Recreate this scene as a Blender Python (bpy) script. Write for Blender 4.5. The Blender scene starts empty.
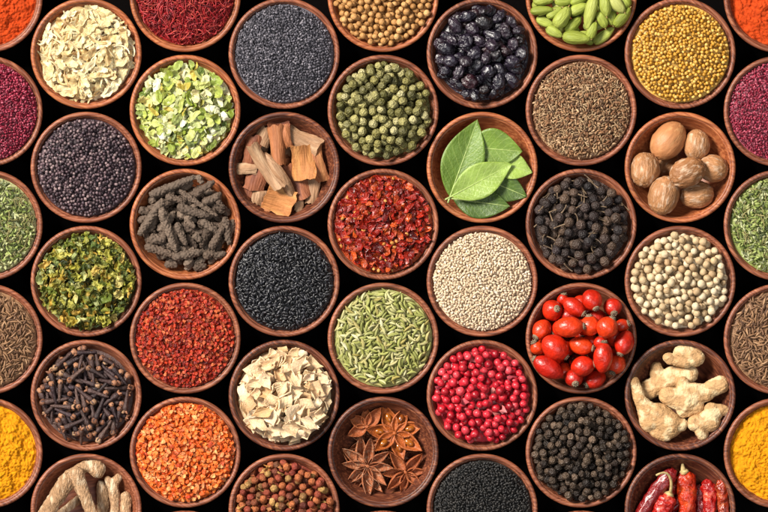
import bpy, math, random
import numpy as np
from mathutils import Matrix, Vector, Quaternion, noise as mnoise

# ------------------------------------------------------------------ camera, light, exposure
PX = 0.00062            # metres per picture unit: a bowl is about 7 cm across
RIMZ = 43.0
DZ = 9.0              # how much deeper the bowls are than their first sketch
sc = bpy.context.scene
COL = sc.collection
PI = math.pi
rng = np.random.default_rng(11)
random.seed(5)

cam_d = bpy.data.cameras.new('camera')
cam = bpy.data.objects.new('camera', cam_d)
COL.objects.link(cam)
CAM_H = 4.0
cam.location = (384 * PX, -256 * PX, CAM_H + 32 * PX)
cam_d.sensor_width = 36.0
cam_d.lens = 36.0 * CAM_H / (768 * PX)
cam_d.clip_start = 0.1
cam_d.clip_end = 50
sc.camera = cam

w = bpy.data.worlds.new('World')
sc.world = w
w.use_nodes = True
w.node_tree.nodes['Background'].inputs[0].default_value = (1.0, 0.96, 0.93, 1)
w.node_tree.nodes['Background'].inputs[1].default_value = 0.115


def area(name, loc, size, power, col, target=(384 * PX, -256 * PX, 0.02)):
    d = bpy.data.lights.new(name, 'AREA')
    d.shape = 'DISK'
    d.size = size
    d.energy = power
    d.color = col
    o = bpy.data.objects.new(name, d)
    COL.objects.link(o)
    o.location = loc
    o.rotation_euler = (Vector(target) - Vector(loc)).to_track_quat('-Z', 'Y').to_euler()
    return o


area('key_lamp', (0.238 - 2.9, -0.159 + 2.0, 3.7), 1.7, 600, (1.0, 0.94, 0.86))
area('fill_lamp', (0.238 + 1.2, -0.159 - 1.0, 4.2), 2.4, 60, (0.92, 0.96, 1.0))

sc.view_settings.view_transform = 'Standard'
sc.view_settings.look = 'None'
sc.view_settings.exposure = 0.0
sc.view_settings.gamma = 1.0
sc.cycles.max_bounces = 6
sc.cycles.diffuse_bounces = 3
sc.cycles.glossy_bounces = 2
sc.cycles.use_denoising = True


# ------------------------------------------------------------------ materials
def lin(h):
    h = h.lstrip('#')
    out = []
    for i in (0, 2, 4):
        c = int(h[i:i + 2], 16) / 255
        out.append(c / 12.92 if c <= 0.04045 else ((c + 0.055) / 1.055) ** 2.4)
    return (*out, 1.0)


def mat(name, cols, rough=0.6, nscale=0.3, namp=0.35, bump=0.0, bscale=1.0, btype='noise', spec=0.4,
        coat=0.0, sss=0.0, stretch=None, detail=3.0, spots=None, sheen=0.0, trans=0.0):
    """cols: list of hex colours a random value per piece runs through."""
    m = bpy.data.materials.new(name)
    m.use_nodes = True
    nt = m.node_tree
    N, L = nt.nodes, nt.links
    b = N['Principled BSDF']
    oi = N.new('ShaderNodeObjectInfo')
    ge = N.new('ShaderNodeNewGeometry')
    ad = N.new('ShaderNodeMath'); ad.operation = 'ADD'
    L.new(oi.outputs['Random'], ad.inputs[0])
    L.new(ge.outputs['Random Per Island'], ad.inputs[1])
    fr = N.new('ShaderNodeMath'); fr.operation = 'FRACT'
    L.new(ad.outputs[0], fr.inputs[0])
    rp = N.new('ShaderNodeValToRGB')
    el = rp.color_ramp.elements
    k = len(cols)
    while len(el) < max(2, k):
        el.new(0.5)
    for i, e in enumerate(el):
        e.position = i / max(1, len(el) - 1)
        e.color = lin(cols[min(i, k - 1)])
    L.new(fr.outputs[0], rp.inputs[0])
    tc = N.new('ShaderNodeTexCoord')
    vec = tc.outputs['Object']
    vo = N.new('ShaderNodeVectorMath'); vo.operation = 'MULTIPLY_ADD'
    vo.inputs[1].default_value = stretch or (1, 1, 1)
    L.new(vec, vo.inputs[0])
    sclr = N.new('ShaderNodeVectorMath'); sclr.operation = 'SCALE'
    sclr.inputs[0].default_value = (37, 53, 71)
    L.new(fr.outputs[0], sclr.inputs['Scale'])
    L.new(sclr.outputs[0], vo.inputs[2])
    nz = N.new('ShaderNodeTexNoise')
    nz.inputs['Scale'].default_value = nscale
    nz.inputs['Detail'].default_value = detail
    nz.inputs['Roughness'].default_value = 0.65
    L.new(vo.outputs[0], nz.inputs['Vector'])
    mr = N.new('ShaderNodeMapRange')
    mr.inputs[1].default_value = 0.3
    mr.inputs[2].default_value = 0.7
    mr.inputs[3].default_value = 1 - namp
    mr.inputs[4].default_value = 1 + namp * 0.7
    L.new(nz.outputs[0], mr.inputs[0])
    mx = N.new('ShaderNodeMix'); mx.data_type = 'RGBA'; mx.blend_type = 'MULTIPLY'
    mx.inputs[0].default_value = 1.0
    L.new(rp.outputs[0], mx.inputs[6])
    L.new(mr.outputs[0], mx.inputs[7])
    col = mx.outputs[2]
    if spots:
        hexc, sscale, lo, hi = spots
        n2 = N.new('ShaderNodeTexNoise')
        n2.inputs['Scale'].default_value = sscale
        n2.inputs['Detail'].default_value = 4
        L.new(vo.outputs[0], n2.inputs['Vector'])
        m2 = N.new('ShaderNodeMapRange')
        m2.inputs[1].default_value = lo
        m2.inputs[2].default_value = hi
        L.new(n2.outputs[0], m2.inputs[0])
        x2 = N.new('ShaderNodeMix'); x2.data_type = 'RGBA'
        L.new(m2.outputs[0], x2.inputs[0])
        L.new(col, x2.inputs[6])
        x2.inputs[7].default_value = lin(hexc)
        col = x2.outputs[2]
    L.new(col, b.inputs['Base Color'])
    b.inputs['Roughness'].default_value = rough
    b.inputs['Specular IOR Level'].default_value = spec
    b.inputs['Coat Weight'].default_value = coat
    b.inputs['Coat Roughness'].default_value = 0.2
    if sheen:
        b.inputs['Sheen Weight'].default_value = sheen
    if sss:
        b.inputs['Subsurface Weight'].default_value = sss
        b.inputs['Subsurface Radius'].default_value = (0.002, 0.001, 0.0006)
        b.inputs['Subsurface Scale'].default_value = 0.6
    if bump:
        if btype == 'voronoi':
            t = N.new('ShaderNodeTexVoronoi')
            t.feature = 'SMOOTH_F1'
            t.inputs['Scale'].default_value = bscale
            out = t.outputs['Distance']
        else:
            t = N.new('ShaderNodeTexNoise')
            t.inputs['Scale'].default_value = bscale
            t.inputs['Detail'].default_value = 4
            out = t.outputs[0]
        L.new(vo.outputs[0], t.inputs['Vector'])
        bp = N.new('ShaderNodeBump')
        bp.inputs['Strength'].default_value = 1.0
        bp.inputs['Distance'].default_value = bump * PX
        L.new(out, bp.inputs['Height'])
        L.new(bp.outputs[0], b.inputs['Normal'])
    return m


def wood_mat(name, dark, mid, light):
    m = bpy.data.materials.new(name)
    m.use_nodes = True
    nt = m.node_tree
    N, L = nt.nodes, nt.links
    b = N['Principled BSDF']
    tc = N.new('ShaderNodeTexCoord')
    oi = N.new('ShaderNodeObjectInfo')
    # the bowl's own place shifts and turns the grain
    sp = N.new('ShaderNodeSeparateXYZ')
    L.new(oi.outputs['Location'], sp.inputs[0])
    ang = N.new('ShaderNodeMath'); ang.operation = 'MULTIPLY'; ang.inputs[1].default_value = 97.0
    L.new(sp.outputs[0], ang.inputs[0])
    ang2 = N.new('ShaderNodeMath'); ang2.operation = 'MULTIPLY_ADD'; ang2.inputs[1].default_value = 61.0
    L.new(sp.outputs[1], ang2.inputs[0])
    L.new(ang.outputs[0], ang2.inputs[2])
    sn = N.new('ShaderNodeMath'); sn.operation = 'SINE'
    L.new(ang2.outputs[0], sn.inputs[0])
    an3 = N.new('ShaderNodeMath'); an3.operation = 'MULTIPLY_ADD'; an3.inputs[1].default_value = 0.55; an3.inputs[2].default_value = 0.35
    L.new(sn.outputs[0], an3.inputs[0])
    vr = N.new('ShaderNodeVectorRotate'); vr.rotation_type = 'Z_AXIS'
    L.new(tc.outputs['Object'], vr.inputs['Vector'])
    L.new(an3.outputs[0], vr.inputs['Angle'])
    off = N.new('ShaderNodeVectorMath'); off.operation = 'SCALE'
    L.new(oi.outputs['Location'], off.inputs[0])
    off.inputs['Scale'].default_value = 930.0
    add = N.new('ShaderNodeVectorMath'); add.operation = 'ADD'
    L.new(vr.outputs[0], add.inputs[0])
    L.new(off.outputs[0], add.inputs[1])
    st = N.new('ShaderNodeVectorMath'); st.operation = 'MULTIPLY'
    st.inputs[1].default_value = (0.045, 0.42, 0.30)
    L.new(add.outputs[0], st.inputs[0])
    n1 = N.new('ShaderNodeTexNoise')
    n1.inputs['Scale'].default_value = 1.0
    n1.inputs['Detail'].default_value = 4
    n1.inputs['Roughness'].default_value = 0.6
    n1.inputs['Distortion'].default_value = 0.4
    L.new(st.outputs[0], n1.inputs['Vector'])
    rp = N.new('ShaderNodeValToRGB')
    el = rp.color_ramp.elements
    el[0].position = 0.25; el[0].color = lin(dark)
    el[1].position = 0.77; el[1].color = lin(light)
    e = el.new(0.50); e.color = lin(mid)
    L.new(n1.outputs[0], rp.inputs[0])
    # large soft tone changes, different per bowl
    n2 = N.new('ShaderNodeTexNoise')
    n2.inputs['Scale'].default_value = 0.025
    L.new(add.outputs[0], n2.inputs['Vector'])
    mr = N.new('ShaderNodeMapRange')
    mr.inputs[1].default_value = 0.3; mr.inputs[2].default_value = 0.7
    mr.inputs[3].default_value = 0.75; mr.inputs[4].default_value = 1.2
    L.new(n2.outputs[0], mr.inputs[0])
    mx = N.new('ShaderNodeMix'); mx.data_type = 'RGBA'; mx.blend_type = 'MULTIPLY'
    mx.inputs[0].default_value = 1
    L.new(rp.outputs[0], mx.inputs[6])
    L.new(mr.outputs[0], mx.inputs[7])
    L.new(mx.outputs[2], b.inputs['Base Color'])
    b.inputs['Roughness'].default_value = 0.48
    b.inputs['Specular IOR Level'].default_value = 0.5
    bp = N.new('ShaderNodeBump')
    bp.inputs['Strength'].default_value = 0.8
    bp.inputs['Distance'].default_value = 0.32 * PX
    L.new(n1.outputs[0], bp.inputs['Height'])
    L.new(bp.outputs[0], b.inputs['Normal'])
    return m


WOOD = wood_mat('turned_wood', '#44200f', '#80462e', '#b07250')
WOOD_DARK = wood_mat('turned_wood_dark', '#2e140c', '#5d3020', '#a0603e')
WOOD_ORANGE = wood_mat('turned_wood_orange', '#5a2812', '#9c5632', '#c4804e')
# ------------------------------------------------------------------ mesh helpers (all in picture units)
E3 = np.zeros((0, 3), int)
E4 = np.zeros((0, 4), int)


def mesh_of(name, V, T, Q, mats, mi=None, smooth=True, uv=None):
    me = bpy.data.meshes.new(name)
    V = np.asarray(V, np.float32)
    T = np.asarray(T, np.int32).reshape(-1, 3)
    Q = np.asarray(Q, np.int32).reshape(-1, 4)
    me.vertices.add(len(V))
    me.vertices.foreach_set('co', V.ravel())
    loops = np.concatenate([T.ravel(), Q.ravel()])
    me.loops.add(len(loops))
    me.loops.foreach_set('vertex_index', loops)
    st = np.concatenate([np.arange(len(T)) * 3, len(T) * 3 + np.arange(len(Q)) * 4]).astype(np.int32)
    me.polygons.add(len(st))
    me.polygons.foreach_set('loop_start', st)
    if mi is not None:
        me.polygons.foreach_set('material_index', np.asarray(mi, np.int32))
    sm = np.full(len(st), bool(smooth)) if np.isscalar(smooth) or isinstance(smooth, bool) else smooth
    me.polygons.foreach_set('use_smooth', sm)
    me.update(calc_edges=True)
    me.validate()
    for m in (mats if isinstance(mats, (list, tuple)) else [mats]):
        me.materials.append(m)
    if uv is not None:
        l = me.uv_layers.new(name='UVMap')
        l.data.foreach_set('uv', np.asarray(uv, np.float32)[loops].ravel())
    return me


def join(parts):
    V, T, Q, n = [], [], [], 0
    for v, t, q in parts:
        V.append(v)
        T.append(np.asarray(t, int).reshape(-1, 3) + n)
        Q.append(np.asarray(q, int).reshape(-1, 4) + n)
        n += len(v)
    return np.concatenate(V), np.concatenate(T), np.concatenate(Q)


def sweep(P, R, seg=8, sy=1.0, sz=1.0, mult=None):
    P = np.asarray(P, float)
    R = np.asarray(R, float)
    n = len(P)
    Tn = np.gradient(P, axis=0)
    Tn /= np.linalg.norm(Tn, axis=1)[:, None] + 1e-9
    up = np.array([0, 0, 1.0]) if abs(Tn[:, 2]).mean() < 0.9 else np.array([0, 1.0, 0])
    A = np.cross(up, Tn)
    A /= np.linalg.norm(A, axis=1)[:, None] + 1e-9
    B = np.cross(Tn, A)
    th = np.arange(seg) * 2 * PI / seg
    V = []
    for i in range(n):
        k = R[i] * (np.ones(seg) if mult is None else mult(i / (n - 1), th))
        V.append(P[i] + (k * np.cos(th) * sy)[:, None] * A[i] + (k * np.sin(th) * sz)[:, None] * B[i])
    V = np.concatenate(V)
    Q = []
    for i in range(n - 1):
        for j in range(seg):
            a, b = i * seg + j, i * seg + (j + 1) % seg
            Q.append((a, b, b + seg, a + seg))
    V = np.concatenate([V, P[:1] - Tn[:1] * R[0] * 0.35, P[-1:] + Tn[-1:] * R[-1] * 0.35])
    c0, c1 = n * seg, n * seg + 1
    T = []
    for j in range(seg):
        T.append((c0, (j + 1) % seg, j))
        T.append((c1, (n - 1) * seg + j, (n - 1) * seg + (j + 1) % seg))
    return V, np.array(T), np.array(Q)


def ellipsoid(a, b, c, seg=10, rings=7, pinch=0.0, mult=None):
    t = np.cos(np.linspace(PI - 0.28, 0.28, rings))
    R = np.sqrt(np.maximum(0, 1 - t * t))
    if pinch:
        R = R * (1 - pinch * t * t)
    P = np.stack([t * a, 0 * t, 0 * t], 1)
    V, T, Q = sweep(P, R, seg, b, c, mult)
    V[-2] = (-a, 0, 0)
    V[-1] = (a, 0, 0)
    return V, T, Q


def normals(V, T, Q):
    N = np.zeros_like(V)
    for F in (T, Q):
        F = np.asarray(F)
        if len(F) == 0:
            continue
        a, b, c = V[F[:, 0]], V[F[:, 1]], V[F[:, -1]]
        fn = np.cross(b - a, c - a)
        for k in range(F.shape[1]):
            np.add.at(N, F[:, k], fn)
    return N / (np.linalg.norm(N, axis=1)[:, None] + 1e-9)


def rough_up(g, amp, freq, seed=0.0, ridged=False, stretch=(1, 1, 1)):
    V, T, Q = g
    N = normals(V, T, Q)
    d = np.array([mnoise.noise(Vector((x * freq * stretch[0] + seed, y * freq * stretch[1] + seed * 2, z * freq * stretch[2]))) for x, y, z in V])
    if ridged:
        d = 0.3 - np.abs(d) * 1.6
    return V + N * (d * amp)[:, None], T, Q


def sheet(top, th, shp):
    """a grid of points shp=(n,m) made into a closed sheet th thick"""
    n, m = shp
    V = np.asarray(top, float).reshape(-1, 3)
    idx = np.arange(n * m).reshape(n, m)
    Qt = np.stack([idx[:-1, :-1], idx[1:, :-1], idx[1:, 1:], idx[:-1, 1:]], -1).reshape(-1, 4)
    Nn = normals(V, E3, Qt)
    lo = V - Nn * th
    Qb = Qt[:, ::-1] + n * m
    loop = np.concatenate([idx[0, :], idx[1:, -1], idx[-1, -2::-1], idx[-2:0:-1, 0]])
    nx = np.roll(loop, -1)
    Qs = np.stack([loop, nx, nx + n * m, loop + n * m], -1)
    return np.concatenate([V, lo]), E3, np.concatenate([Qt, Qb, Qs])


def flake(a, b, th, bend=0.2, rough=0.25, n=9):
    """irregular thin flake"""
    ang = np.sort(np.arange(n) * 2 * PI / n + rng.uniform(-0.25, 0.25, n))
    r = 1 + rng.uniform(-rough, rough, n)
    ring = np.stack([np.cos(ang) * r * a, np.sin(ang) * r * b], 1)
    V2 = np.concatenate([[[0, 0]], ring * 0.55, ring])
    k1, k2, k3 = rng.normal(0, bend, 3)
    L = max(a, b)
    z = (k1 * V2[:, 0] ** 2 + k2 * V2[:, 1] ** 2 + k3 * V2[:, 0] * V2[:, 1] * 2) / L + rng.normal(0, 0.06 * L, len(V2))
    top = np.column_stack([V2, z])
    m = len(top)
    V = np.concatenate([top, top - [0, 0, th]])
    T, Q = [], []
    for i in range(n):
        j = (i + 1) % n
        T += [(0, 1 + i, 1 + j), (m, m + 1 + j, m + 1 + i)]
        Q += [(1 + i, 1 + n + i, 1 + n + j, 1 + j), (m + 1 + j, m + 1 + n + j, m + 1 + n + i, m + 1 + i),
              (1 + n + i, m + 1 + n + i, m + 1 + n + j, 1 + n + j)]
    return V, np.array(T), np.array(Q)


def ribbon(length, width, th, curl=1.0, twist=0.5, n=9, m=3, taper=0.3, wob=0.1):
    """curled strip; the curl turns out of its plane"""
    s = np.linspace(-0.5, 0.5, n)
    kz, ky = rng.normal(0, curl), rng.normal(0, curl * 0.6)
    tw0 = rng.normal(0, twist)
    a = s * kz
    b = s * ky
    d = np.stack([np.cos(a) * np.cos(b), np.sin(b), np.sin(a)], 1)
    P = np.cumsum(d, 0) * length / n
    P -= P.mean(0)
    out = np.zeros((n, m, 3))
    for i in range(n):
        tw = tw0 * s[i] * 2
        side = np.array([-math.sin(b[i]) * 1.0, math.cos(b[i]) * math.cos(tw), math.sin(tw)])
        wd = width * 0.5 * (1 - taper * abs(2 * s[i]) ** 2) * (1 + rng.uniform(-wob, wob))
        for j in range(m):
            c = 2 * j / (m - 1) - 1
            out[i, j] = P[i] + side * wd * c + np.array([0, 0, (c * c) * wd * 0.25 * np.sign(kz)])
    return sheet(out, th, (n, m))


def crumple(length, width, th, curl, amp, freq, n=11, m=7, ragged=0.25):
    """a scrap of dried leaf: bent, folded by noise, with a ragged edge"""
    sd = rng.uniform(0, 90)
    kz = rng.normal(0, curl)
    out = np.zeros((n, m, 3))
    e1, e2 = rng.uniform(1 - ragged, 1 + ragged, n), rng.uniform(1 - ragged, 1 + ragged, n)
    for i in range(n):
        t = 2 * i / (n - 1) - 1
        hw = width * .5 * (1 - .55 * abs(t) ** 2.5)
        for j in range(m):
            c = 2 * j / (m - 1) - 1
            y = c * hw * (e1[i] if c > 0 else e2[i])
            x = t * length * .5
            z = kz * length * .12 * t * t + rng.normal(0, .06) * width * .2
            p = Vector((x * freq + sd, y * freq, sd))
            z += amp * mnoise.noise(p) + amp * .4 * mnoise.noise(p * 2.3)
            x += amp * .6 * mnoise.noise(p + Vector((9, 3, 1)))
            y += amp * .6 * mnoise.noise(p + Vector((2, 7, 5)))
            out[i, j] = (x, y, z)
    return sheet(out, th, (n, m))


def tilt(yaw, t=0.0, d=0.0):
    """yaw, then tip the top by t radians towards direction d"""
    ax = Vector((-math.sin(d), math.cos(d), 0))
    q = Quaternion(ax, t) @ Quaternion((0, 0, 1), yaw)
    return np.array(q.to_matrix())


def randrot():
    q = rng.normal(size=4)
    q /= np.linalg.norm(q)
    return np.array(Quaternion(q).to_matrix())


class Tpl:
    """a piece: list of (part name, V, T, Q, material, smooth); the first alone is the thing itself when it is the only one"""

    def __init__(s, *parts, dens=5.0):
        s.parts = parts
        s.me = None
        P = []
        for (_, V, T, Q, _, _) in parts:
            T = np.asarray(T, int).reshape(-1, 3)
            Q = np.asarray(Q, int).reshape(-1, 4)
            F = np.concatenate([T, Q[:, [0, 1, 2]], Q[:, [0, 2, 3]]])
            a, b, c = V[F[:, 0]], V[F[:, 1]], V[F[:, 2]]
            ar = np.linalg.norm(np.cross(b - a, c - a), axis=1) / 2
            n = int(min(9000, max(50, ar.sum() * dens)))
            k = rng.choice(len(F), n, p=ar / ar.sum())
            u, v = rng.random(n), rng.random(n)
            fl = u + v > 1
            u[fl], v[fl] = 1 - u[fl], 1 - v[fl]
            P.append(a[k] + (b[k] - a[k]) * u[:, None] + (c[k] - a[k]) * v[:, None])
            P.append(V)
        s.pts = np.concatenate(P)

    def meshes(s, name):
        if s.me is None:
            s.me = [mesh_of(name if len(s.parts) == 1 else p[0], p[1], p[2], p[3], p[4], smooth=p[5]) for p in s.parts]
        return s.me


RIN = 50.9


def bowl_in(r):
    return 7 + (24 + DZ) * (np.minimum(r, RIN) / RIN) ** 3.8


G = 0.5
HALF = 56.0
NG = int(2 * HALF / G)
gx = (np.arange(NG) + 0.5) * G - HALF
GX, GY = np.meshgrid(gx, gx)
GR = np.hypot(GX, GY)
BOWL_H = np.where(GR <= RIN, bowl_in(GR), RIMZ)


class Heap:
    def __init__(s, cx, cy, edge=None, rise=0.0, R=49.0, lump=0.0, seed=0.0, fall=1.5):
        s.fall = fall
        s.deep = 2.0
        s.cx, s.cy = cx, cy
        s.H = BOWL_H.copy()
        if edge is not None and edge > 10:
            edge = edge + DZ + 6.5
        s.edge, s.rise, s.R, s.lump, s.seed = edge, rise, R, lump, seed
        if edge is not None:
            D = s.dome(GX, GY)
            s.H = np.where(GR <= RIN, np.maximum(s.H, D), s.H)
        s.ID = np.full((NG, NG), -1, int)
        s.items = []

    def dome(s, x, y):
        r2 = (x * x + y * y) / (s.R * s.R)
        d = (s.edge or 0) + s.rise * (1 - r2)
        if (s.edge or 0) > 10:
            d = d - s.fall * np.clip((np.sqrt(r2) * s.R - 41) / 8.6, 0, 1) ** 2
        if s.lump:
            d = d + s.lump * (np.sin(x * 0.11 + s.seed) * np.cos(y * 0.13 + s.seed * 2) + 0.5 * np.sin(x * 0.23 - y * 0.19 + s.seed))
        return d

    def cells(s, p):
        ix = np.clip(((p[:, 0] + HALF) / G).astype(int), 0, NG - 1)
        iy = np.clip(((p[:, 1] + HALF) / G).astype(int), 0, NG - 1)
        return iy, ix

    def test(s, pts, x, y, sink=0.0):
        p = pts + (x, y, 0)
        c = s.cells(p)
        d = s.H[c] - pts[:, 2]
        k = max(1, int(len(d) * sink))
        return float(np.partition(d, -k)[-k]), c

    def put(s, tpl, scale, R, x, y, sink=0.01, label=None, lift=0.0, pts=None, keep=None):
        pts = (tpl.pts @ R.T) * scale if pts is None else pts
        if keep:
            for _ in range(12):
                ex = np.hypot(pts[:, 0] + x, pts[:, 1] + y).max() - keep
                if ex <= 0:
                    break
                d = math.hypot(x, y) + 1e-6
                x, y = x - x / d * ex, y - y / d * ex
        z, c = s.test(pts, x, y, sink)
        z += lift
        zz = pts[:, 2] + z
        o = np.argsort(zz)
        iy, ix, zz = c[0][o], c[1][o], zz[o]
        k = zz > s.H[iy, ix]
        s.H[iy[k], ix[k]] = zz[k]
        s.ID[iy[k], ix[k]] = len(s.items)
        s.items.append(dict(t=tpl, s=scale, R=R, x=x, y=y, z=z, label=label))

    def fill(s, tpls, n, rad, orient='flat', K=12, tip=0.25, sc_=(0.9, 1.1), sink=0.02, extra=None):
        high = 0
        for _ in range(n):
            best = None
            t = tpls[rng.integers(len(tpls))]
            sz = rng.uniform(*sc_)
            for k in range(K):
                if k % 3 == 0:
                    R = randrot() if orient == 'free' else tilt(rng.uniform(0, 2 * PI), rng.normal(0, tip), rng.uniform(0, 2 * PI))
                    if orient == 'flip' and rng.random() < 0.5:
                        R = R @ np.diag([1, -1, -1.0])
                    pts = (t.pts @ R.T) * sz
                    top = pts[:, 2].max()
                a = rng.uniform(0, 2 * PI)
                r = rad * math.sqrt(rng.random())
                x, y = r * math.cos(a), r * math.sin(a)
                if ((pts[:, 0] + x) ** 2 + (pts[:, 1] + y) ** 2).max() > 2560:
                    continue
                z, _c = s.test(pts, x, y, sink)
                sco = z - float(s.dome(x, y)) + 0.3 * top
                if best is None or sco < best[0]:
                    best = (sco, R, x, y, pts, z - float(s.dome(x, y)), top)
            if best is None:
                continue
            if (s.edge or 0) > 10 and best[5] > s.deep * best[6] + 3:   # the heap is full here
                high += 1
                if high > 60:
                    break
                continue
            s.put(t, sz, best[1], best[2], best[3], sink, pts=best[4])

    def visible(s):
        wx, wy = GX + s.cx, s.cy - GY
        ok = (wx > 0) & (wx < 768) & (wy > 0) & (wy < 512)
        ids = s.ID[ok]
        return np.bincount(ids[ids >= 0], minlength=len(s.items))


def put_props(o, label, cat, group=None, kind=None):
    o['label'] = label
    if cat:
        o['category'] = cat
    if group:
        o['group'] = group
    if kind:
        o['kind'] = kind


def link(o, parent=None):
    COL.objects.link(o)
    if parent:
        o.parent = parent
    return o


def mound_geo(heap, drop, n=40, rough=0.0):
    """closed low mound that fills the bowl under the top layers"""
    rm = next((q for q in np.linspace(49.6, 20, 150) if float(heap.dome(q, 0)) - drop > float(bowl_in(q))), 20.0)
    rr = np.linspace(0, 1, 15)[1:] * rm / 49.6
    V = [[0, 0, heap.dome(0, 0) - drop]]
    for q in rr:
        for j in range(n):
            a = 2 * PI * j / n
            x, y = q * 49.6 * math.cos(a), q * 49.6 * math.sin(a)
            V.append([x, y, float(heap.dome(x, y)) - drop])
    V = np.array(V)
    T = [(0, 1 + j, 1 + (j + 1) % n) for j in range(n)]
    Q = []
    for i in range(len(rr) - 1):
        for j in range(n):
            a, b = 1 + i * n + j, 1 + i * n + (j + 1) % n
            Q.append((a, a + n, b + n, b))
    return V, np.array(T), np.array(Q)


def emit(heap, name, label, cat, group, rest_name=None, rest_label=None, most=300, least=6, mound=None, mound_mat=None):
    vis = heap.visible()
    order = np.argsort(-vis)
    chosen = [i for i in order if vis[i] >= least][:most]
    cs = set(chosen)
    ox, oy = heap.cx * PX, -heap.cy * PX
    protos = {}
    for i in sorted(chosen):
        it = heap.items[i]
        t = it['t']
        ms = t.meshes(name)
        if len(ms) == 1:
            o = bpy.data.objects.new(name, ms[0])
            link(o)
        else:
            if id(t) not in protos:
                o = bpy.data.objects.new(name, None)
                o.empty_display_size = 0.002
                link(o)
                kids = []
                for p, me in zip(t.parts, ms):
                    c = bpy.data.objects.new(p[0], me)
                    par = o
                    if '>' in p[0]:
                        c.name = p[0].split('>')[1]
                        par = kids[-1]
                        while par.parent is not o:
                            par = par.parent
                    link(c, par)
                    kids.append(c)
                protos[id(t)] = o
            else:
                src = protos[id(t)]
                o = src.copy()
                link(o)
                for ch in list(src.children):
                    c = ch.copy()
                    link(c, o)
                    for gch in list(ch.children):
                        link(gch.copy(), c)
        q = Matrix(it['R'].tolist()).to_quaternion()
        o.rotation_mode = 'QUATERNION'
        o.rotation_quaternion = q
        o.location = (ox + it['x'] * PX, oy + it['y'] * PX, it['z'] * PX)
        o.scale = (it['s'] * PX,) * 3
        for k in ('group', 'label'):
            if k in o:
                del o[k]
        put_props(o, it['label'] or label, cat, group)
    rest = [it for i, it in enumerate(heap.items) if i not in cs]
    if rest_name and (rest or mound is not None):
        mats, Vs, Ts, Qs, mt, mq, smt, smq, n = [], [], [], [], [], [], [], [], 0

        def addg(V, T, Q, m, smooth):
            nonlocal n
            if m not in mats:
                mats.append(m)
            k = mats.index(m)
            T = np.asarray(T, int).reshape(-1, 3)
            Q = np.asarray(Q, int).reshape(-1, 4)
            Vs.append(V); Ts.append(T + n); Qs.append(Q + n)
            mt.append(np.full(len(T), k)); mq.append(np.full(len(Q), k))
            smt.append(np.full(len(T), smooth)); smq.append(np.full(len(Q), smooth))
            n += len(V)
        for it in rest:
            for p in it['t'].parts:
                addg((p[1] @ it['R'].T) * it['s'] + (it['x'], it['y'], it['z']), p[2], p[3], p[4], p[5])
        if mound is not None:
            addg(*mound_geo(heap, mound), mound_mat or heap.items[0]['t'].parts[0][4], True)
        me = mesh_of(rest_name, np.concatenate(Vs), np.concatenate(Ts), np.concatenate(Qs), mats,
                     np.concatenate(mt + mq), np.concatenate(smt + smq))
        o = link(bpy.data.objects.new(rest_name, me))
        o.location = (ox, oy, 0)
        o.scale = (PX,) * 3
        put_props(o, rest_label, cat, group, 'stuff')


# ------------------------------------------------------------------ setting: the black surface
mb = mat('black_cloth', ['#060404'], rough=0.95, spec=0.05, namp=0.2)
me = mesh_of('black_surface', [(-900, -900, 0), (900, -900, 0), (900, 900, 0), (-900, 900, 0)], E3, [(0, 1, 2, 3)], mb)
gs = link(bpy.data.objects.new('ground', me))
gs.location = (384 * PX, -256 * PX, 0)
gs.scale = (PX,) * 3
put_props(gs, 'plain black surface under all the wooden bowls', 'ground', None, 'structure')


# ------------------------------------------------------------------ bowls
def lathe(prof, seg=96):
    prof = np.asarray(prof, float)
    th = np.arange(seg) * 2 * PI / seg
    V = np.concatenate([np.stack([r * np.cos(th), r * np.sin(th), np.full(seg, z)], 1) for r, z in prof])
    Q = []
    for i in range(len(prof) - 1):
        for j in range(seg):
            a, b = i * seg + j, i * seg + (j + 1) % seg
            Q.append((a, b, b + seg, a + seg))
    return V, E3, np.array(Q)


prof = [(0.01, 0.3), (24, 0.3), (25, 1.2), (27, 3)]
for k in range(1, 11):
    t = k / 10
    prof.append((27 + 28.1 * math.sin(t * PI / 2), 3 + (27.4 + DZ) * (1 - math.cos(t * PI / 2))))
prof += [(55.0, 30.75 + DZ), (51.0, 30.75 + DZ)]
for r in np.linspace(RIN, 0.01, 30):
    prof.append((r, float(bowl_in(r))))
rp_ = []
for k in range(17):
    a = PI + 0.25 - (PI + 0.5) * k / 16
    rp_.append((53.2 + 2.32 * math.cos(a), 31.7 + DZ + 2.5 * math.sin(a)))
rp_ = rp_[::-1] + [(53, 30.85 + DZ)] + [rp_[::-1][0]]


BODIES = {}


def shell(wood):
    if wood.name not in BODIES:
        BODIES[wood.name] = (mesh_of('bowl_body', *lathe(prof), wood), mesh_of('bowl_rim', *lathe(rp_), wood))
    return BODIES[wood.name]


def bowl(cx, cy, label, wood):
    o = bpy.data.objects.new('wooden_bowl', None)
    o.empty_display_size = 0.01
    link(o)
    o.location = (cx * PX, -cy * PX, 0)
    o.scale = (PX,) * 3
    link(bpy.data.objects.new('bowl_body', shell(wood)[0]), o)
    link(bpy.data.objects.new('rim', shell(wood)[1]), o)
    put_props(o, label, 'bowl', 'small reddish wooden bowls set out in a honeycomb pattern')


def cxy(c, r):
    """centre of the bowl in column c, row r"""
    x = -12.3 + 98.87 * c
    y = (53.6 if c % 2 else -3.4) + 113.85 * r
    if c in (0, 8):
        y += 1.0
    return x, y


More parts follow.
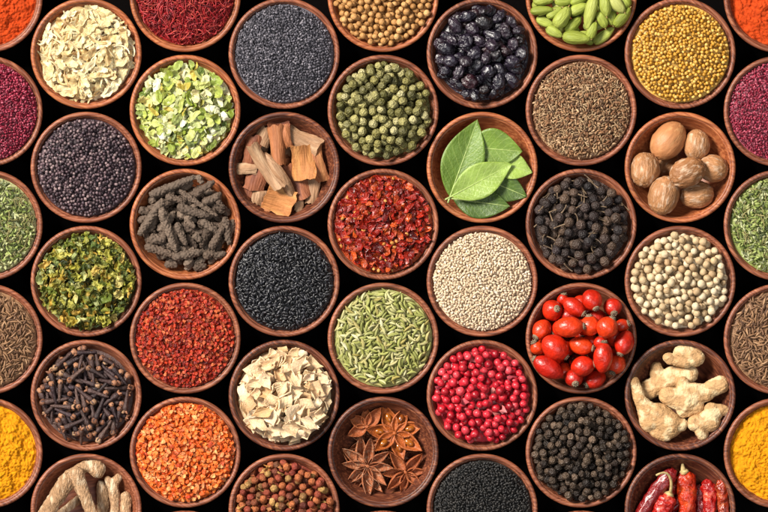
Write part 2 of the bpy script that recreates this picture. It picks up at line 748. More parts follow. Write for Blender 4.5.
BOWLS = {
    (0, 0): 'wooden bowl of orange-red paprika powder, cut off, beside the garlic flakes',
    (0, 1): 'wooden bowl of dark crimson sumac, cut off, beside the brown mustard seeds',
    (0, 2): 'wooden bowl of dried green thyme, cut off, beside the crumpled celery leaves',
    (0, 3): 'wooden bowl of brown cumin seeds, cut off, beside the cloves',
    (0, 4): 'wooden bowl of yellow turmeric powder, cut off, beside the pale galangal roots',
    (1, 0): 'wooden bowl heaped with cream dried garlic shavings',
    (1, 1): 'wooden bowl filled with dark brown mustard seeds',
    (1, 2): 'wooden bowl heaped with crumpled yellow-green dried celery leaves',
    (1, 3): 'wooden bowl filled with dark brown cloves',
    (1, 4): 'wooden bowl holding pale knobbly galangal roots, cut off',
    (2, 0): 'wooden bowl of dark red saffron threads, cut off',
    (2, 1): 'wooden bowl heaped with pale green dried leek flakes',
    (2, 2): 'wooden bowl filled with grey-brown long pepper catkins',
    (2, 3): 'wooden bowl filled with fine deep red chilli flakes',
    (2, 4): 'wooden bowl heaped with bright orange dried carrot flakes',
    (2, 5): 'wooden bowl showing only a sliver of rim below the orange carrot flakes',
    (3, 0): 'wooden bowl filled with grey-blue poppy seeds',
    (3, 1): 'wooden bowl holding curled cinnamon bark pieces',
    (3, 2): 'wooden bowl filled with black nigella seeds between poppy seeds and cream root cubes',
    (3, 3): 'wooden bowl heaped with cream dried root squares',
    (3, 4): 'wooden bowl of reddish brown sichuan pepper berries, cut off',
    (4, 0): 'wooden bowl of tan coriander seeds, cut off',
    (4, 1): 'wooden bowl filled with dull green peppercorns',
    (4, 2): 'wooden bowl filled with coarse glossy red pepper flakes',
    (4, 3): 'wooden bowl filled with pale green fennel seeds',
    (4, 4): 'wooden bowl holding brown star anise, dark inside',
    (4, 5): 'wooden bowl showing only a sliver of rim below the star anise',
    (5, 0): 'wooden bowl filled with shrivelled blue-black berries',
    (5, 1): 'wooden bowl holding green bay leaves',
    (5, 2): 'wooden bowl filled with cream white sesame seeds',
    (5, 3): 'wooden bowl filled with bright pink-red peppercorns',
    (5, 4): 'wooden bowl of fine black seeds, cut off, below the pink peppercorns',
    (6, 0): 'wooden bowl of plump green cardamom pods, cut off',
    (6, 1): 'wooden bowl filled with light brown ajwain seeds',
    (6, 2): 'wooden bowl filled with dark cubeb pepper on stalks',
    (6, 3): 'wooden bowl holding glossy red rose hips',
    (6, 4): 'wooden bowl filled with black peppercorns without stalks',
    (6, 5): 'wooden bowl showing only a sliver of rim below the black peppercorns',
    (7, 0): 'wooden bowl filled with yellow mustard seeds',
    (7, 1): 'wooden bowl holding whole tan nutmegs',
    (7, 2): 'wooden bowl filled with cream white peppercorns',
    (7, 3): 'wooden bowl holding dried pale ginger roots',
    (7, 4): 'wooden bowl of dried red chilli pods, cut off',
    (8, 0): 'wooden bowl of orange-red paprika powder, cut off, beside the yellow mustard seeds',
    (8, 1): 'wooden bowl of dark crimson sumac, cut off, beside the nutmegs',
    (8, 2): 'wooden bowl of dried green thyme, cut off, beside the white peppercorns',
    (8, 3): 'wooden bowl of brown cumin seeds, cut off, beside the ginger',
    (8, 4): 'wooden bowl of yellow turmeric powder, cut off, beside the dried chillies',
}
for (c, r), lab in BOWLS.items():
    bowl(*cxy(c, r), lab, WOOD_DARK if (c, r) in ((7, 4), (3, 3), (7, 3), (3, 1), (4, 4)) else WOOD_ORANGE if (c, r) in ((7, 1), (5, 1), (2, 0), (4, 0), (6, 0), (1, 0), (2, 1), (2, 2)) else WOOD)


# ------------------------------------------------------------------ round spices
def ball_tpls(m, r, var=0.06, n=6, amp=0.15, freq=0.35, seg=12, rings=8, ridged=False, name='berry', squash=0.95):
    out = []
    for k in range(n):
        g = ellipsoid(r * rng.uniform(1 - var, 1 + var), r, r * rng.uniform(squash - var, squash + var), seg, rings)
        if amp:
            g = rough_up(g, amp * r, freq * 4 / r, k * 7.3, ridged)
        out.append(Tpl((name, *g, m, True)))
    return out


def ball_bowl(c, r, tpls, n, rad, name, label, cat, group, rest, rest_label, edge=26.5, rise=9, drop=2.5, K=22, most=300,
              scl=(0.88, 1.12), layer=9, **kw):
    h = Heap(*cxy(c, r), edge - layer, rise, **kw)
    h.deep = 3.0 if layer > 4 else 2.4
    h.fill(tpls, n, rad, 'free', K, sc_=scl, sink=0.015)
    emit(h, name, label, cat, group, rest, rest_label, most=most, mound=2.0)


m = mat('white_pepper_skin', ['#a98a64', '#ccb38c', '#dac7a6', '#bfa47c'], rough=0.6, nscale=0.35, namp=0.25, bump=0.5, bscale=0.9)
ball_bowl(7, 2, ball_tpls(m, 3.85, amp=0.06, n=6) + ball_tpls(m, 3.7, amp=0.2, freq=.5, n=3, ridged=True), 680, 47, 'white_peppercorn', 'cream white peppercorn heaped in the bowl below the nutmegs', 'peppercorn',
          'white peppercorns in the bowl below the nutmegs', 'white_peppercorns', 'white peppercorns packed deeper in the bowl below the nutmegs')
m = mat('pink_pepper_skin', ['#8a0c1c', '#c01a2a', '#d02e3c', '#a81222', '#d4444e', '#c22030'], rough=0.33, nscale=0.25, namp=0.3, bump=0.5, bscale=0.7, coat=0.25,
        spots=('#d88a70', 0.3, 0.68, 0.78))
mhk = mat('pink_pepper_husk', ['#c8606a', '#d88a80', '#a83848'], rough=0.5, namp=0.3)
tpk = ball_tpls(m, 4.0, amp=0.14, n=7) + ball_tpls(m, 3.8, amp=0.34, freq=.5, n=3, ridged=True) + [Tpl(('husk', *flake(3.6, 3.0, 0.35, 0.8), mhk, False))]
ball_bowl(5, 3, tpk, 640, 47, 'pink_peppercorn', 'shiny pink-red peppercorn heaped between white sesame and black seeds', 'peppercorn',
          'pink peppercorns', 'pink_peppercorns', 'pink-red peppercorns packed deeper in their bowl')
m = mat('black_pepper_skin', ['#1a1512', '#3f3229', '#5e4c3c', '#282019', '#786250'], rough=0.5, nscale=0.4, namp=0.4, bump=2.2, bscale=0.75, btype='voronoi')
ball_bowl(6, 4, ball_tpls(m, 3.85, amp=0.2, freq=0.45, ridged=True, seg=14, rings=10), 640, 47, 'black_peppercorn',
          'wrinkled black peppercorn without stalk heaped in the bowl below the rose hips', 'peppercorn',
          'black peppercorns', 'black_peppercorns', 'black peppercorns packed deeper in the bowl below the rose hips')
m = mat('green_pepper_skin', ['#5a572c', '#8a824a', '#aea66a', '#4a4828', '#98905a', '#bcb484'], rough=0.55, nscale=0.3, namp=0.4, bump=2.0, bscale=0.6, btype='voronoi')
ball_bowl(4, 1, ball_tpls(m, 4.3, amp=0.17, freq=0.4, ridged=True, seg=14, rings=10), 520, 46.5, 'green_peppercorn',
          'wrinkled dull green peppercorn heaped in the bowl above the red pepper flakes', 'peppercorn',
          'green peppercorns', 'green_peppercorns', 'green peppercorns packed deeper in their bowl')
m = mat('coriander_skin', ['#a1713c', '#c4935a', '#b5834a', '#d3a56c'], rough=0.55, nscale=0.5, namp=0.3, bump=1.0, bscale=0.8)
ball_bowl(4, 0, ball_tpls(m, 3.1, amp=0.05), 1000, 47.5, 'coriander_seed', 'round tan coriander seed heaped above the green peppercorns', 'seed',
          'coriander seeds', 'coriander_seeds', 'tan coriander seeds packed in the bowl above the green peppercorns')
m = mat('sichuan_pepper_skin', ['#7d3020', '#a04c34', '#8f3a2c', '#b86a3c', '#5c2620', '#c49a58'], rough=0.5, nscale=0.5, namp=0.45, bump=1.8, bscale=0.9)
tp = ball_tpls(m, 3.7, amp=0.3, freq=0.5, n=8)
m2 = mat('sichuan_husk', ['#b9803f', '#8f4a2c', '#cfa860'], rough=0.6, namp=0.4)
tp += [Tpl(('husk', *flake(3.6, 3.0, 0.4, 0.7), m2, False)) for _ in range(2)]
ball_bowl(3, 4, tp, 660, 46.5, 'sichuan_pepper_berry', 'small rough red-brown pepper berry heaped below the cream root squares', 'berry',
          'sichuan pepper berries', 'sichuan_pepper_berries', 'red-brown pepper berries packed in the bowl below the cream root squares')
m = mat('brown_mustard_skin', ['#221a1f', '#533f46', '#7c666a', '#33272e', '#927c7c', '#4a3c44', '#2a2026'], rough=0.5, nscale=0.6, namp=0.4)
ball_bowl(1, 1, ball_tpls(m, 1.6, amp=0.08, n=4, seg=8, rings=5), 3400, 47.6, 'brown_mustard_seed', 'tiny dark brown mustard seed in the bowl below the garlic shavings', 'seed',
          'brown mustard seeds', 'brown_mustard_seeds', 'dark brown mustard seeds filling the bowl below the garlic shavings', layer=3, K=9, rise=9)
m = mat('yellow_mustard_skin', ['#ad7a1e', '#cf9a38', '#c08a2a', '#deb662', '#c89432'], rough=0.5, nscale=0.6, namp=0.3)
ball_bowl(7, 0, ball_tpls(m, 1.8, amp=0.05, n=4, seg=8, rings=5), 2800, 47.4, 'yellow_mustard_seed', 'tiny round yellow mustard seed in the bowl above the nutmegs', 'seed',
          'yellow mustard seeds', 'yellow_mustard_seeds', 'yellow mustard seeds filling the bowl above the nutmegs', layer=3, K=9, rise=9)

# dark shrivelled berries
m = mat('dark_berry_skin', ['#15111a', '#241c2a', '#1c1622', '#302430', '#1c161a', '#2e141c'], rough=0.25, nscale=0.2, namp=0.4, bump=2.0, bscale=0.35, coat=0.35, spec=0.6)
tp = []
for k in range(8):
    g = ellipsoid(rng.uniform(7, 10), rng.uniform(5.2, 6.6), rng.uniform(3.6, 4.6), 22, 17)
    tp.append(Tpl(('berry', *rough_up(rough_up(g, 2.6, 0.2, k * 5.1, True, (0.6, 1.5, 1.5)), 0.6, .5, k), m, True)))
h = Heap(*cxy(5, 0), 15, 8)
h.deep = 3.0
h.fill(tp, 190, 44.5, 'flat', 22, 0.4, (0.8, 1.1))
emit(h, 'dark_berry', 'shrivelled glossy blue-black berry heaped above the bay leaves', 'berry', 'dark dried berries', 'dark_berries',
     'shrivelled blue-black berries packed deeper above the bay leaves', mound=0.0)

# cubeb pepper: berry > stalk
m = mat('cubeb_skin', ['#1d1819', '#41332d', '#2b2525', '#5c4839', '#3e3434'], rough=0.55, nscale=0.35, namp=0.4, bump=1.6, bscale=0.8, btype='voronoi')
ms_ = mat('cubeb_stalk', ['#4c3d30', '#6e5a45', '#7d6850'], rough=0.6, namp=0.3)
tp = []
for k in range(8):
    g = rough_up(ellipsoid(4.9, 4.8, 4.7, 14, 10), 0.8, 0.4, k * 3.7, True)
    L = rng.uniform(6, 12)
    s_ = np.linspace(0, 1, 6)
    P = np.stack([4.3 + s_ * L, np.sin(s_ * 2) * rng.normal(0, 1.5), np.sin(s_ * 2) * rng.normal(0, 1.5)], 1)
    st_ = sweep(P, [1.2, 0.75, 0.62, 0.6, 0.6, 0.8], 6)
    tp.append(Tpl(('berry', *g, m, True), ('stalk', *st_, ms_, True)))
nost = [Tpl(('berry', *rough_up(ellipsoid(4.9, 4.8, 4.7, 14, 10), 0.8, 0.4, k * 9.7, True), m, True)) for k in range(4)]
h = Heap(*cxy(6, 2), 15, 9)
h.deep = 3.0
h.fill(tp + nost + nost, 320, 46, 'flat', 26, 0.28, (0.88, 1.12), sink=0.03)
emit(h, 'cubeb_pepper', 'dark round cubeb pepper heaped between ajwain and rose hips', 'peppercorn', 'cubeb peppers', 'cubeb_peppers',
     'dark cubeb peppers packed deeper between ajwain and rose hips', mound=0.0)


# ------------------------------------------------------------------ long seeds
def seed_tpls(m, a, b, c, n=5, ridge=0, bend=0.1, seg=10, rings=7, pinch=0.35, rd=0.13):
    out = []
    for k in range(n):
        f = (lambda t, th: 1 + rd * np.cos(ridge * th)) if ridge else None
        V, T, Q = ellipsoid(a, b, c, seg, rings, pinch, f)
        V = V.copy()
        V[:, 2] += (V[:, 0] / a) ** 2 * a * rng.normal(0, bend)
        V[:, 1] += (V[:, 0] / a) ** 2 * a * rng.normal(0, bend)
        out.append(Tpl(('seed', V, T, Q, m, True)))
    return out


def seed_bowl(c, r, tpls, n, rad, name, label, cat, group, rest, rest_label, edge=26.5, rise=9, layer=3, K=9, tip=0.3, most=300, orient='flat', scl=(0.85, 1.15), least=4, mound=1.6, **kw):
    h = Heap(*cxy(c, r), edge - layer, rise, **kw)
    h.fill(tpls, n, rad, orient, K, tip, scl, sink=0.04)
    emit(h, name, label, cat, group, rest, rest_label, most=most, least=least, mound=mound)


m = mat('fennel_skin', ['#747836', '#a4a65c', '#8e9048', '#c4c088', '#9c8e48', '#d2ceA2'], rough=0.6, nscale=1.3, namp=0.55, stretch=(0.06, 1, 1))
seed_bowl(4, 3, seed_tpls(m, 4.9, 1.3, 1.15, 6, 5, 0.12, 20, 8, 0.25), 1150, 47, 'fennel_seed', 'ribbed pale green fennel seed in the bowl above the star anise', 'seed',
          'fennel seeds', 'fennel_seeds', 'pale green fennel seeds filling the bowl above the star anise')
m = mat('cumin_skin', ['#503524', '#805e42', '#9a7452', '#674630', '#b08a66'], rough=0.6, nscale=1.4, namp=0.5, stretch=(0.06, 1, 1))
tp = seed_tpls(m, 4.1, .88, .8, 6, 4, 0.14, 12, 7, 0.2)
for c, nb in ((0, 'cloves'), (8, 'ginger')):
    seed_bowl(c, 3, tp, 1500, 47.3, 'cumin_seed', 'thin brown cumin seed in the cut off bowl beside the %s' % nb, 'seed',
              'cumin seeds beside the %s' % nb, 'cumin_seeds', 'brown cumin seeds filling the cut off bowl beside the %s' % nb, most=150)
m = mat('nigella_skin', ['#101013', '#212126', '#17171b', '#37373e'], rough=0.34, nscale=0.6, namp=0.4, bump=0.4, bscale=1.2, spec=0.7)
seed_bowl(3, 2, seed_tpls(m, 2.65, 1.15, 1.0, 5, 3, 0.08, 9, 6, 0.25), 1900, 47.5, 'nigella_seed', 'small black nigella seed in the bowl between poppy seeds and root squares', 'seed',
          'nigella seeds', 'nigella_seeds', 'black nigella seeds filling the bowl between poppy seeds and root squares', tip=0.45)
m = mat('black_cumin_skin', ['#0f0f10', '#232222', '#2e2b28', '#151515'], rough=0.5, nscale=0.7, namp=0.4)
seed_bowl(5, 4, seed_tpls(m, 1.9, 1.0, 0.9, 4, 3, 0.08, 8, 5, 0.2), 2300, 47.5, 'fine_black_seed', 'fine black seed in the cut off bowl below the pink peppercorns', 'seed',
          'fine black seeds', 'fine_black_seeds', 'mass of fine black seeds in the cut off bowl below the pink peppercorns', most=0, tip=0.5)
m = mat('poppy_skin', ['#25242a', '#45434b', '#6a6770', '#35333a', '#8d8890'], rough=0.6, nscale=0.8, namp=0.3)
seed_bowl(3, 0, seed_tpls(m, 1.35, 0.95, 0.9, 4, 0, 0.1, 7, 5, 0.0), 3800, 48.4, 'poppy_seed', 'poppy seed', 'seed',
          None, 'poppy_seeds', 'mass of tiny grey-blue poppy seeds filling the bowl above the cinnamon', most=0, tip=0.6, K=6, layer=2)
m = mat('sesame_skin', ['#c4a886', '#dac4a6', '#ceb494', '#e6d6c0'], rough=0.55, nscale=0.5, namp=0.15)
seed_bowl(5, 2, seed_tpls(m, 1.75, 1.1, 0.9, 4, 0, 0.05, 8, 5, 0.1), 3000, 48.3, 'sesame_seed', 'sesame seed', 'seed',
          None, 'sesame_seeds', 'mass of cream white sesame seeds filling the bowl below the bay leaves', most=0, tip=0.5, K=7)
m = mat('ajwain_skin', ['#61422d', '#8f6746', '#7a5438', '#b08a64', '#4c3323', '#c9a680'], rough=0.7, nscale=0.6, namp=0.35)
tp = seed_tpls(m, 2.1, 1.0, 0.9, 4, 3, 0.15, 9, 6, 0.2)
mch = mat('ajwain_chaff', ['#a58460', '#c9ab84', '#8d6b4a'], rough=0.7)
tp += [Tpl(('chaff', *sweep(np.stack([np.linspace(-2.6, 2.6, 5), rng.normal(0, .4, 5), rng.normal(0, .3, 5)], 1), [.35, .5, .5, .45, .3], 5), mch, True)) for _ in range(2)]
seed_bowl(6, 1, tp, 2300, 47.5, 'ajwain_seed', 'small light brown ajwain seed in the bowl above the cubeb pepper', 'seed',
          None, 'ajwain_seeds', 'mass of light brown ajwain seeds and chaff filling the bowl above the cubeb', most=0, tip=0.5)

# ------------------------------------------------------------------ powders and threads
def powder(c, r, m, name, label, cat, rough, crumbs, cr, seed, rise=11, edge=25 + DZ):
    """lumpy mound of powder with crumbs on it"""
    n, rings = 260, 96
    V, T, Q = [[0, 0, edge + rise]], [], []
    for i in range(1, rings + 1):
        q = 49.4 * i / rings
        for j in range(n):
            a = 2 * PI * (j + 0.5 * (i % 2)) / n
            x, y = q * math.cos(a), q * math.sin(a)
            z = edge + rise * (1 - (q / 49.4) ** 2)
            p = Vector((x, y, seed))
            z += rough * (1.6 * mnoise.noise(p * 0.07) + 1.3 * mnoise.noise(p * 0.15) - 0.9 * abs(mnoise.noise(p * 0.27)) + 0.5 * mnoise.noise(p * 0.4) + cr * (0.55 - mnoise.voronoi(p * 0.36)[0][0]) + cr * .5 * (0.5 - mnoise.voronoi(p * 0.8)[0][0])) * min(1, (49.4 - q) / 4 + 0.3)
            V.append([x, y, z])
    V = np.array(V)
    T = [(0, 1 + j, 1 + (j + 1) % n) for j in range(n)]
    for i in range(rings - 1):
        for j in range(n):
            a, b = 1 + i * n + j, 1 + i * n + (j + 1) % n
            Q.append((a, a + n, b + n, b))
    geos = [(V, np.array(T), np.array(Q))]
    g = join(geos)
    me = mesh_of(name, *g, m)
    o = link(bpy.data.objects.new(name, me))
    x, y = cxy(c, r)
    o.location = (x * PX, -y * PX, 0)
    o.scale = (PX,) * 3
    put_props(o, label, cat, None, 'stuff')


mp = mat('paprika_grain', ['#ac380a', '#b83f0e', '#b23c0c'], rough=0.85, nscale=0.25, namp=0.3, bump=0.7, bscale=0.6, spec=0.2)
mtm = mat('turmeric_grain', ['#c98204', '#d08a08', '#cc8606'], rough=0.85, nscale=0.25, namp=0.3, bump=0.8, bscale=0.6, spec=0.2)
msu = mat('sumac_grain', ['#640c26', '#921a36', '#7a122c', '#a82c48', '#b4566a', '#520a1c'], rough=0.5, nscale=0.6, namp=0.4, spec=0.5)
mth = mat('thyme_leaf', ['#4c5a24', '#74823a', '#a0ac62', '#333e1a', '#bcc090', '#8c8c4e'], rough=0.65, nscale=0.6, namp=0.3)
sug = [Tpl(('granule', *rough_up(ellipsoid(1.35, .9, .75, 7, 5), .6, 1.6, k * 3.1), msu, True)) for k in range(4)]
ths = []
for k in range(7):
    a_ = rng.uniform(2.6, 4.8)
    ths.append(Tpl(('leaf', *ribbon(a_ * 2, rng.uniform(1.8, 3.2), 0.3, 1.3, 0.9, 6, 3, 0.8), mth, True)))
mts = mat('thyme_stalk', ['#7d7448', '#9a8f5c', '#6c6a3a'], rough=0.7)
ths.append(Tpl(('stalk', *sweep(np.stack([np.linspace(-5, 5, 6), rng.normal(0, .5, 6), rng.normal(0, .4, 6)], 1), [.45, .5, .5, .45, .45, .3], 5), mts, True)))
for c, a_, b_, d_, e_ in ((0, 'garlic shavings', 'brown mustard seeds', 'celery leaves', 'galangal roots'),
                          (8, 'yellow mustard seeds', 'nutmegs', 'white peppercorns', 'dried chillies')):
    powder(c, 0, mp, 'paprika_powder', 'lumpy orange-red paprika powder in the bowl beside the ' + a_, 'spice powder', 1.7, 900, 1.3, 3.1 + c)
    powder(c, 4, mtm, 'turmeric_powder', 'lumpy bright yellow turmeric powder in the bowl beside the ' + e_, 'spice powder', 1.9, 900, 1.3, 9.1 + c)
    seed_bowl(c, 1, sug, 6200, 49, 'sumac_granule', 'sumac granule', 'spice granules', None, 'sumac_granules', 'coarse dark crimson sumac granules in the bowl beside the ' + b_,
              most=0, tip=0.8, K=4, layer=2)
    seed_bowl(c, 2, ths, 1200, 47, 'thyme_leaf', 'thyme leaf', 'dried herb', None, 'dried_thyme', 'mass of dried green thyme leaves in the bowl beside the ' + d_,
              most=0, tip=0.5, orient='flip', layer=4)

m = mat('saffron_thread', ['#4a060e', '#8a0f18', '#a81e24', '#6a080f', '#b84436', '#a0303c'], rough=0.5, nscale=0.4, namp=0.4, stretch=(.4, .4, .4))
geos = []
hh = Heap(*cxy(2, 0), 22, 11)
for k in range(1500):
    a = rng.uniform(0, 2 * PI)
    r = 46 * math.sqrt(rng.random())
    L = rng.uniform(10, 24)
    s_ = np.linspace(-.5, .5, 8)
    ya = rng.uniform(0, 2 * PI) + s_ * rng.normal(0, 1.4)
    pi_ = rng.normal(0, 0.18) + s_ * rng.normal(0, 0.7)
    P = np.cumsum(np.stack([np.cos(ya) * np.cos(pi_), np.sin(ya) * np.cos(pi_), np.sin(pi_)], 1) * L / 8, 0)
    P = P - P.mean(0) + (r * math.cos(a), r * math.sin(a), 0)
    rr = np.hypot(P[:, 0], P[:, 1])
    f = np.minimum(1, 48 / np.maximum(rr, 1))
    P[:, :2] *= f[:, None]
    P[:, 2] += hh.dome(P[:, 0], P[:, 1]) + rng.uniform(-3.5, 4.5)
    geos.append(sweep(P, np.array([.35, .4, .4, .4, .42, .5, .62, .75]) * rng.uniform(.8, 1.2), 5))
geos.append(mound_geo(hh, 4.0))
o = link(bpy.data.objects.new('saffron_threads', mesh_of('saffron_threads', *join(geos), m)))
o.location = (hh.cx * PX, -hh.cy * PX, 0)
o.scale = (PX,) * 3
put_props(o, 'tangle of dark red saffron threads in the bowl above the leek flakes', 'saffron', None, 'stuff')


# ------------------------------------------------------------------ flakes
def flake_bowl(c, r, tpls, n, rad, name, label, cat, group, rest, rest_label, edge=27, rise=11, layer=11, K=10, tip=0.45, most=300, scl=(0.7, 1.2), mound=1.0, **kw):
    h = Heap(*cxy(c, r), edge - layer, rise, **kw)
    h.deep = 3.2
    h.fill(tpls, n, rad, 'flip', K, tip, scl, sink=0.06)
    emit(h, name, label, cat, group, rest, rest_label, most=most, mound=mound, least=8)


m = mat('red_pepper_flake', ['#4c0a07', '#84160a', '#a8260f', '#660e08', '#c4501c', '#741208', '#941a0a'], rough=0.36, nscale=0.25, namp=0.4, bump=1.2, bscale=0.5, coat=0.2)
tp = [Tpl(('flake', *flake(rng.uniform(3.2, 5.2), rng.uniform(2.2, 3.4), 0.5, 0.35, 0.3), m, False)) for _ in range(10)]
ms2 = mat('chilli_seed', ['#c8863c', '#d89a50'], rough=0.5)
tp.append(Tpl(('seed', *ellipsoid(2.2, 1.9, 0.8, 8, 5), ms2, True)))
flake_bowl(4, 2, tp, 760, 47, 'red_pepper_flake', 'coarse glossy red pepper flake in the bowl below the green peppercorns', 'flake', 'coarse red pepper flakes', 'red_pepper_flakes',
           'coarse red pepper flakes packed deeper below the green peppercorns', layer=4, rise=8)
m = mat('chilli_flake', ['#74130a', '#a4260e', '#c03c18', '#8a1809', '#d0683a', '#560d08', '#b02c10'], rough=0.45, nscale=0.3, namp=0.4, bump=1.0, bscale=0.6)
tp = [Tpl(('flake', *flake(rng.uniform(2.2, 3.6), rng.uniform(1.6, 2.5), 0.45, 0.35, 0.3, 8), m, False)) for _ in range(10)]
flake_bowl(2, 3, tp, 2000, 48, 'chilli_flake', 'fine deep red chilli flake in the bowl below the long pepper', 'flake', 'fine red chilli flakes', 'chilli_flakes',
           'fine red chilli flakes packed in the bowl below the long pepper', layer=4, K=8, rise=8, scl=(0.5, 0.95))
m = mat('carrot_flake', ['#c8480c', '#e4681c', '#ee843a', '#d8561a', '#f0a868', '#b8340c'], rough=0.5, nscale=0.3, namp=0.3, bump=0.8, bscale=0.6)
tp = [Tpl(('flake', *flake(rng.uniform(2.4, 3.8), rng.uniform(1.8, 2.7), 0.8, 0.4, 0.3, 8), m, False)) for _ in range(10)]
flake_bowl(2, 4, tp, 1800, 48, 'carrot_flake', 'bright orange dried carrot flake in the bowl below the chilli flakes', 'flake', 'orange carrot flakes', 'carrot_flakes',
           'orange carrot flakes packed deeper in the bowl below the chilli flakes', layer=4, K=8, rise=9, scl=(0.6, 1.0))
m = mat('leek_flake', ['#75862a', '#9fab48', '#c8c97c', '#85963c', '#dad8a4', '#566c26', '#c4ae4a', '#e2dfbc', '#acb458'], rough=0.55, nscale=0.15, namp=0.25, stretch=(.2, 1, 1), sss=0.25)
tp = []
for k in range(12):
    tp.append(Tpl(('flake', *crumple(rng.uniform(9, 15), rng.uniform(4.5, 7), 0.35, 1.3, rng.uniform(1.8, 3.2), rng.uniform(.14, .22), 9, 5, .18), m, False)))
tp += [Tpl(('flake', *ribbon(rng.uniform(10, 16), rng.uniform(1.8, 3.2), 0.4, 1.6, 0.8, 9, 3, 0.3), m, False)) for _ in range(5)]
flake_bowl(2, 1, tp, 560, 47, 'leek_flake', 'pale green dried leek flake in the bowl above the long pepper', 'flake', 'dried leek flakes', 'leek_flakes',
           'pale green leek flakes packed deeper above the long pepper')
m = mat('celery_leaf', ['#586822', '#a59e3c', '#35471a', '#bab252', '#232f15', '#6e7a2c', '#b8923a', '#c2c480', '#435822'], rough=0.5, nscale=0.12, namp=0.4, bump=1.6, bscale=0.3, spots=('#b58a30', 0.08, 0.62, 0.75))
tp = []
for k in range(16):
    tp.append(Tpl(('leaf', *crumple(rng.uniform(9, 16), rng.uniform(5, 8.5), 0.35, 1.2, rng.uniform(3.5, 6), rng.uniform(.18, .3)), m, False)))
flake_bowl(1, 2, tp, 520, 46.8, 'celery_leaf_piece', 'crumpled yellow-green dried celery leaf piece in the bowl above the cloves', 'dried leaf', 'dried celery leaves', 'celery_leaf_pieces',
           'crumpled dried celery leaf pieces packed deeper above the cloves', tip=0.6, rise=10)
m = mat('garlic_flake', ['#d2ae76', '#e4ca98', '#ecdab4', '#dabb84', '#e8d3a8'], rough=0.5, nscale=0.12, namp=0.18, sss=0.45)
tp = []
for k in range(9):
    tp.append(Tpl(('flake', *crumple(rng.uniform(15, 25), rng.uniform(4.5, 8), 0.3, 1.3, rng.uniform(2, 3.5), rng.uniform(.12, .18), 12, 5, .22), m, False)))
tp += [Tpl(('flake', *ribbon(rng.uniform(16, 26), rng.uniform(1.6, 3.2), 0.35, 1.9, 0.9, 13, 3, 0.3), m, False)) for _ in range(9)]
flake_bowl(1, 0, tp, 420, 46.5, 'garlic_shaving', 'cream dried garlic shaving in the bowl above the brown mustard seeds', 'flake', 'dried garlic shavings', 'garlic_shavings',
           'cream garlic shavings packed deeper above the brown mustard seeds', rise=13, tip=0.4)
m = mat('root_square', ['#cca67a', '#e2c69e', '#d6b68e', '#ecd6b6', '#cca472'], rough=0.6, nscale=0.15, namp=0.2, bump=0.6, bscale=0.5, sss=0.35)
tp = []
for k in range(12):
    n_, m_ = 5, 5
    L, W_ = rng.uniform(10.5, 15), rng.uniform(9.5, 12.5)
    u, v = np.meshgrid(np.linspace(-.5, .5, n_), np.linspace(-.5, .5, m_), indexing='ij')
    k1, k2 = rng.normal(0, 2.6), rng.normal(0, 1.6)
    X = u * L + v * rng.normal(0, 2.6) + rng.normal(0, .4, u.shape) + rng.normal(0, 3) * u * v
    Y = v * W_ + u * rng.normal(0, 2.6) + rng.normal(0, .4, u.shape) + rng.normal(0, 3) * u * v
    Z = k1 * u * u * 4 + k2 * v * v * 4 + rng.normal(0, 2) * u * v * 4
    tp.append(Tpl(('square', *sheet(np.stack([X, Y, Z], -1), rng.uniform(0.8, 1.4), (n_, m_)), m, False)))
flake_bowl(3, 3, tp, 290, 46.5, 'dried_root_square', 'cream dried root square in the bowl below the nigella seeds', 'root piece', 'cream dried root squares', 'dried_root_squares',
           'cream root squares packed deeper below the nigella seeds', rise=13, tip=0.4, scl=(0.75, 1.1))

# ------------------------------------------------------------------ cloves: stem, sepals, bud
m = mat('clove_stem', ['#36272a', '#4e3934', '#2c2124', '#60483f', '#43353a'], rough=0.5, nscale=0.35, namp=0.4, bump=1.2, bscale=0.8)
m2 = mat('clove_bud', ['#84543c', '#a67656', '#946248', '#6c4632', '#ba9470'], rough=0.55, nscale=0.5, namp=0.3, bump=0.8, bscale=0.9)
tp = []
for k in range(8):
    L = rng.uniform(17, 22)
    s_ = np.linspace(0, 1, 8)
    P = np.stack([(s_ - 0.55) * L, rng.normal(0, 1) * s_ ** 2, rng.normal(0, 1) * s_ ** 2], 1)
    stem = sweep(P, [0.9, 1.35, 1.6, 1.65, 1.75, 2.0, 2.6, 2.3], 8, mult=lambda t, th: 1 + 0.12 * np.cos(4 * th))
    hd = P[-1]
    sep = []
    for j in range(4):
        a = j * PI / 2 + 0.4
        d = np.array([0.65, math.cos(a) * 0.75, math.sin(a) * 0.75])
        Pp = hd + np.outer([0, .4, .75, 1.0], d) * 4.6
        sep.append(sweep(Pp, [1.5, 1.35, .9, .25], 6))
    bud = rough_up(ellipsoid(2.9, 3.0, 3.0, 12, 8), 0.7, .6, k)
    bud = (bud[0] + hd + (2.2, 0, 0), bud[1], bud[2])
    if k % 3 == 2:
        tp.append(Tpl(('stem', *stem, m, True), ('calyx', *join(sep), m2, True)))
    else:
        tp.append(Tpl(('stem', *stem, m, True), ('calyx', *join(sep), m, True), ('bud', *bud, m2, True)))
h = Heap(*cxy(1, 3), 15, 8)
h.deep = 2.6
h.fill(tp, 210, 43, 'flat', 20, 0.3, (0.9, 1.15), sink=0.05)
emit(h, 'clove', 'dark brown clove with paler round bud heaped above the galangal', 'clove', 'cloves', 'cloves',
     'dark brown cloves packed deeper in the bowl above the galangal', mound=0.0)


# ------------------------------------------------------------------ hand placed pieces
def place_fn(h, s, u0, v0):
    def f(u, v):
        return (u - u0) / s, -(v - v0) / s
    return f


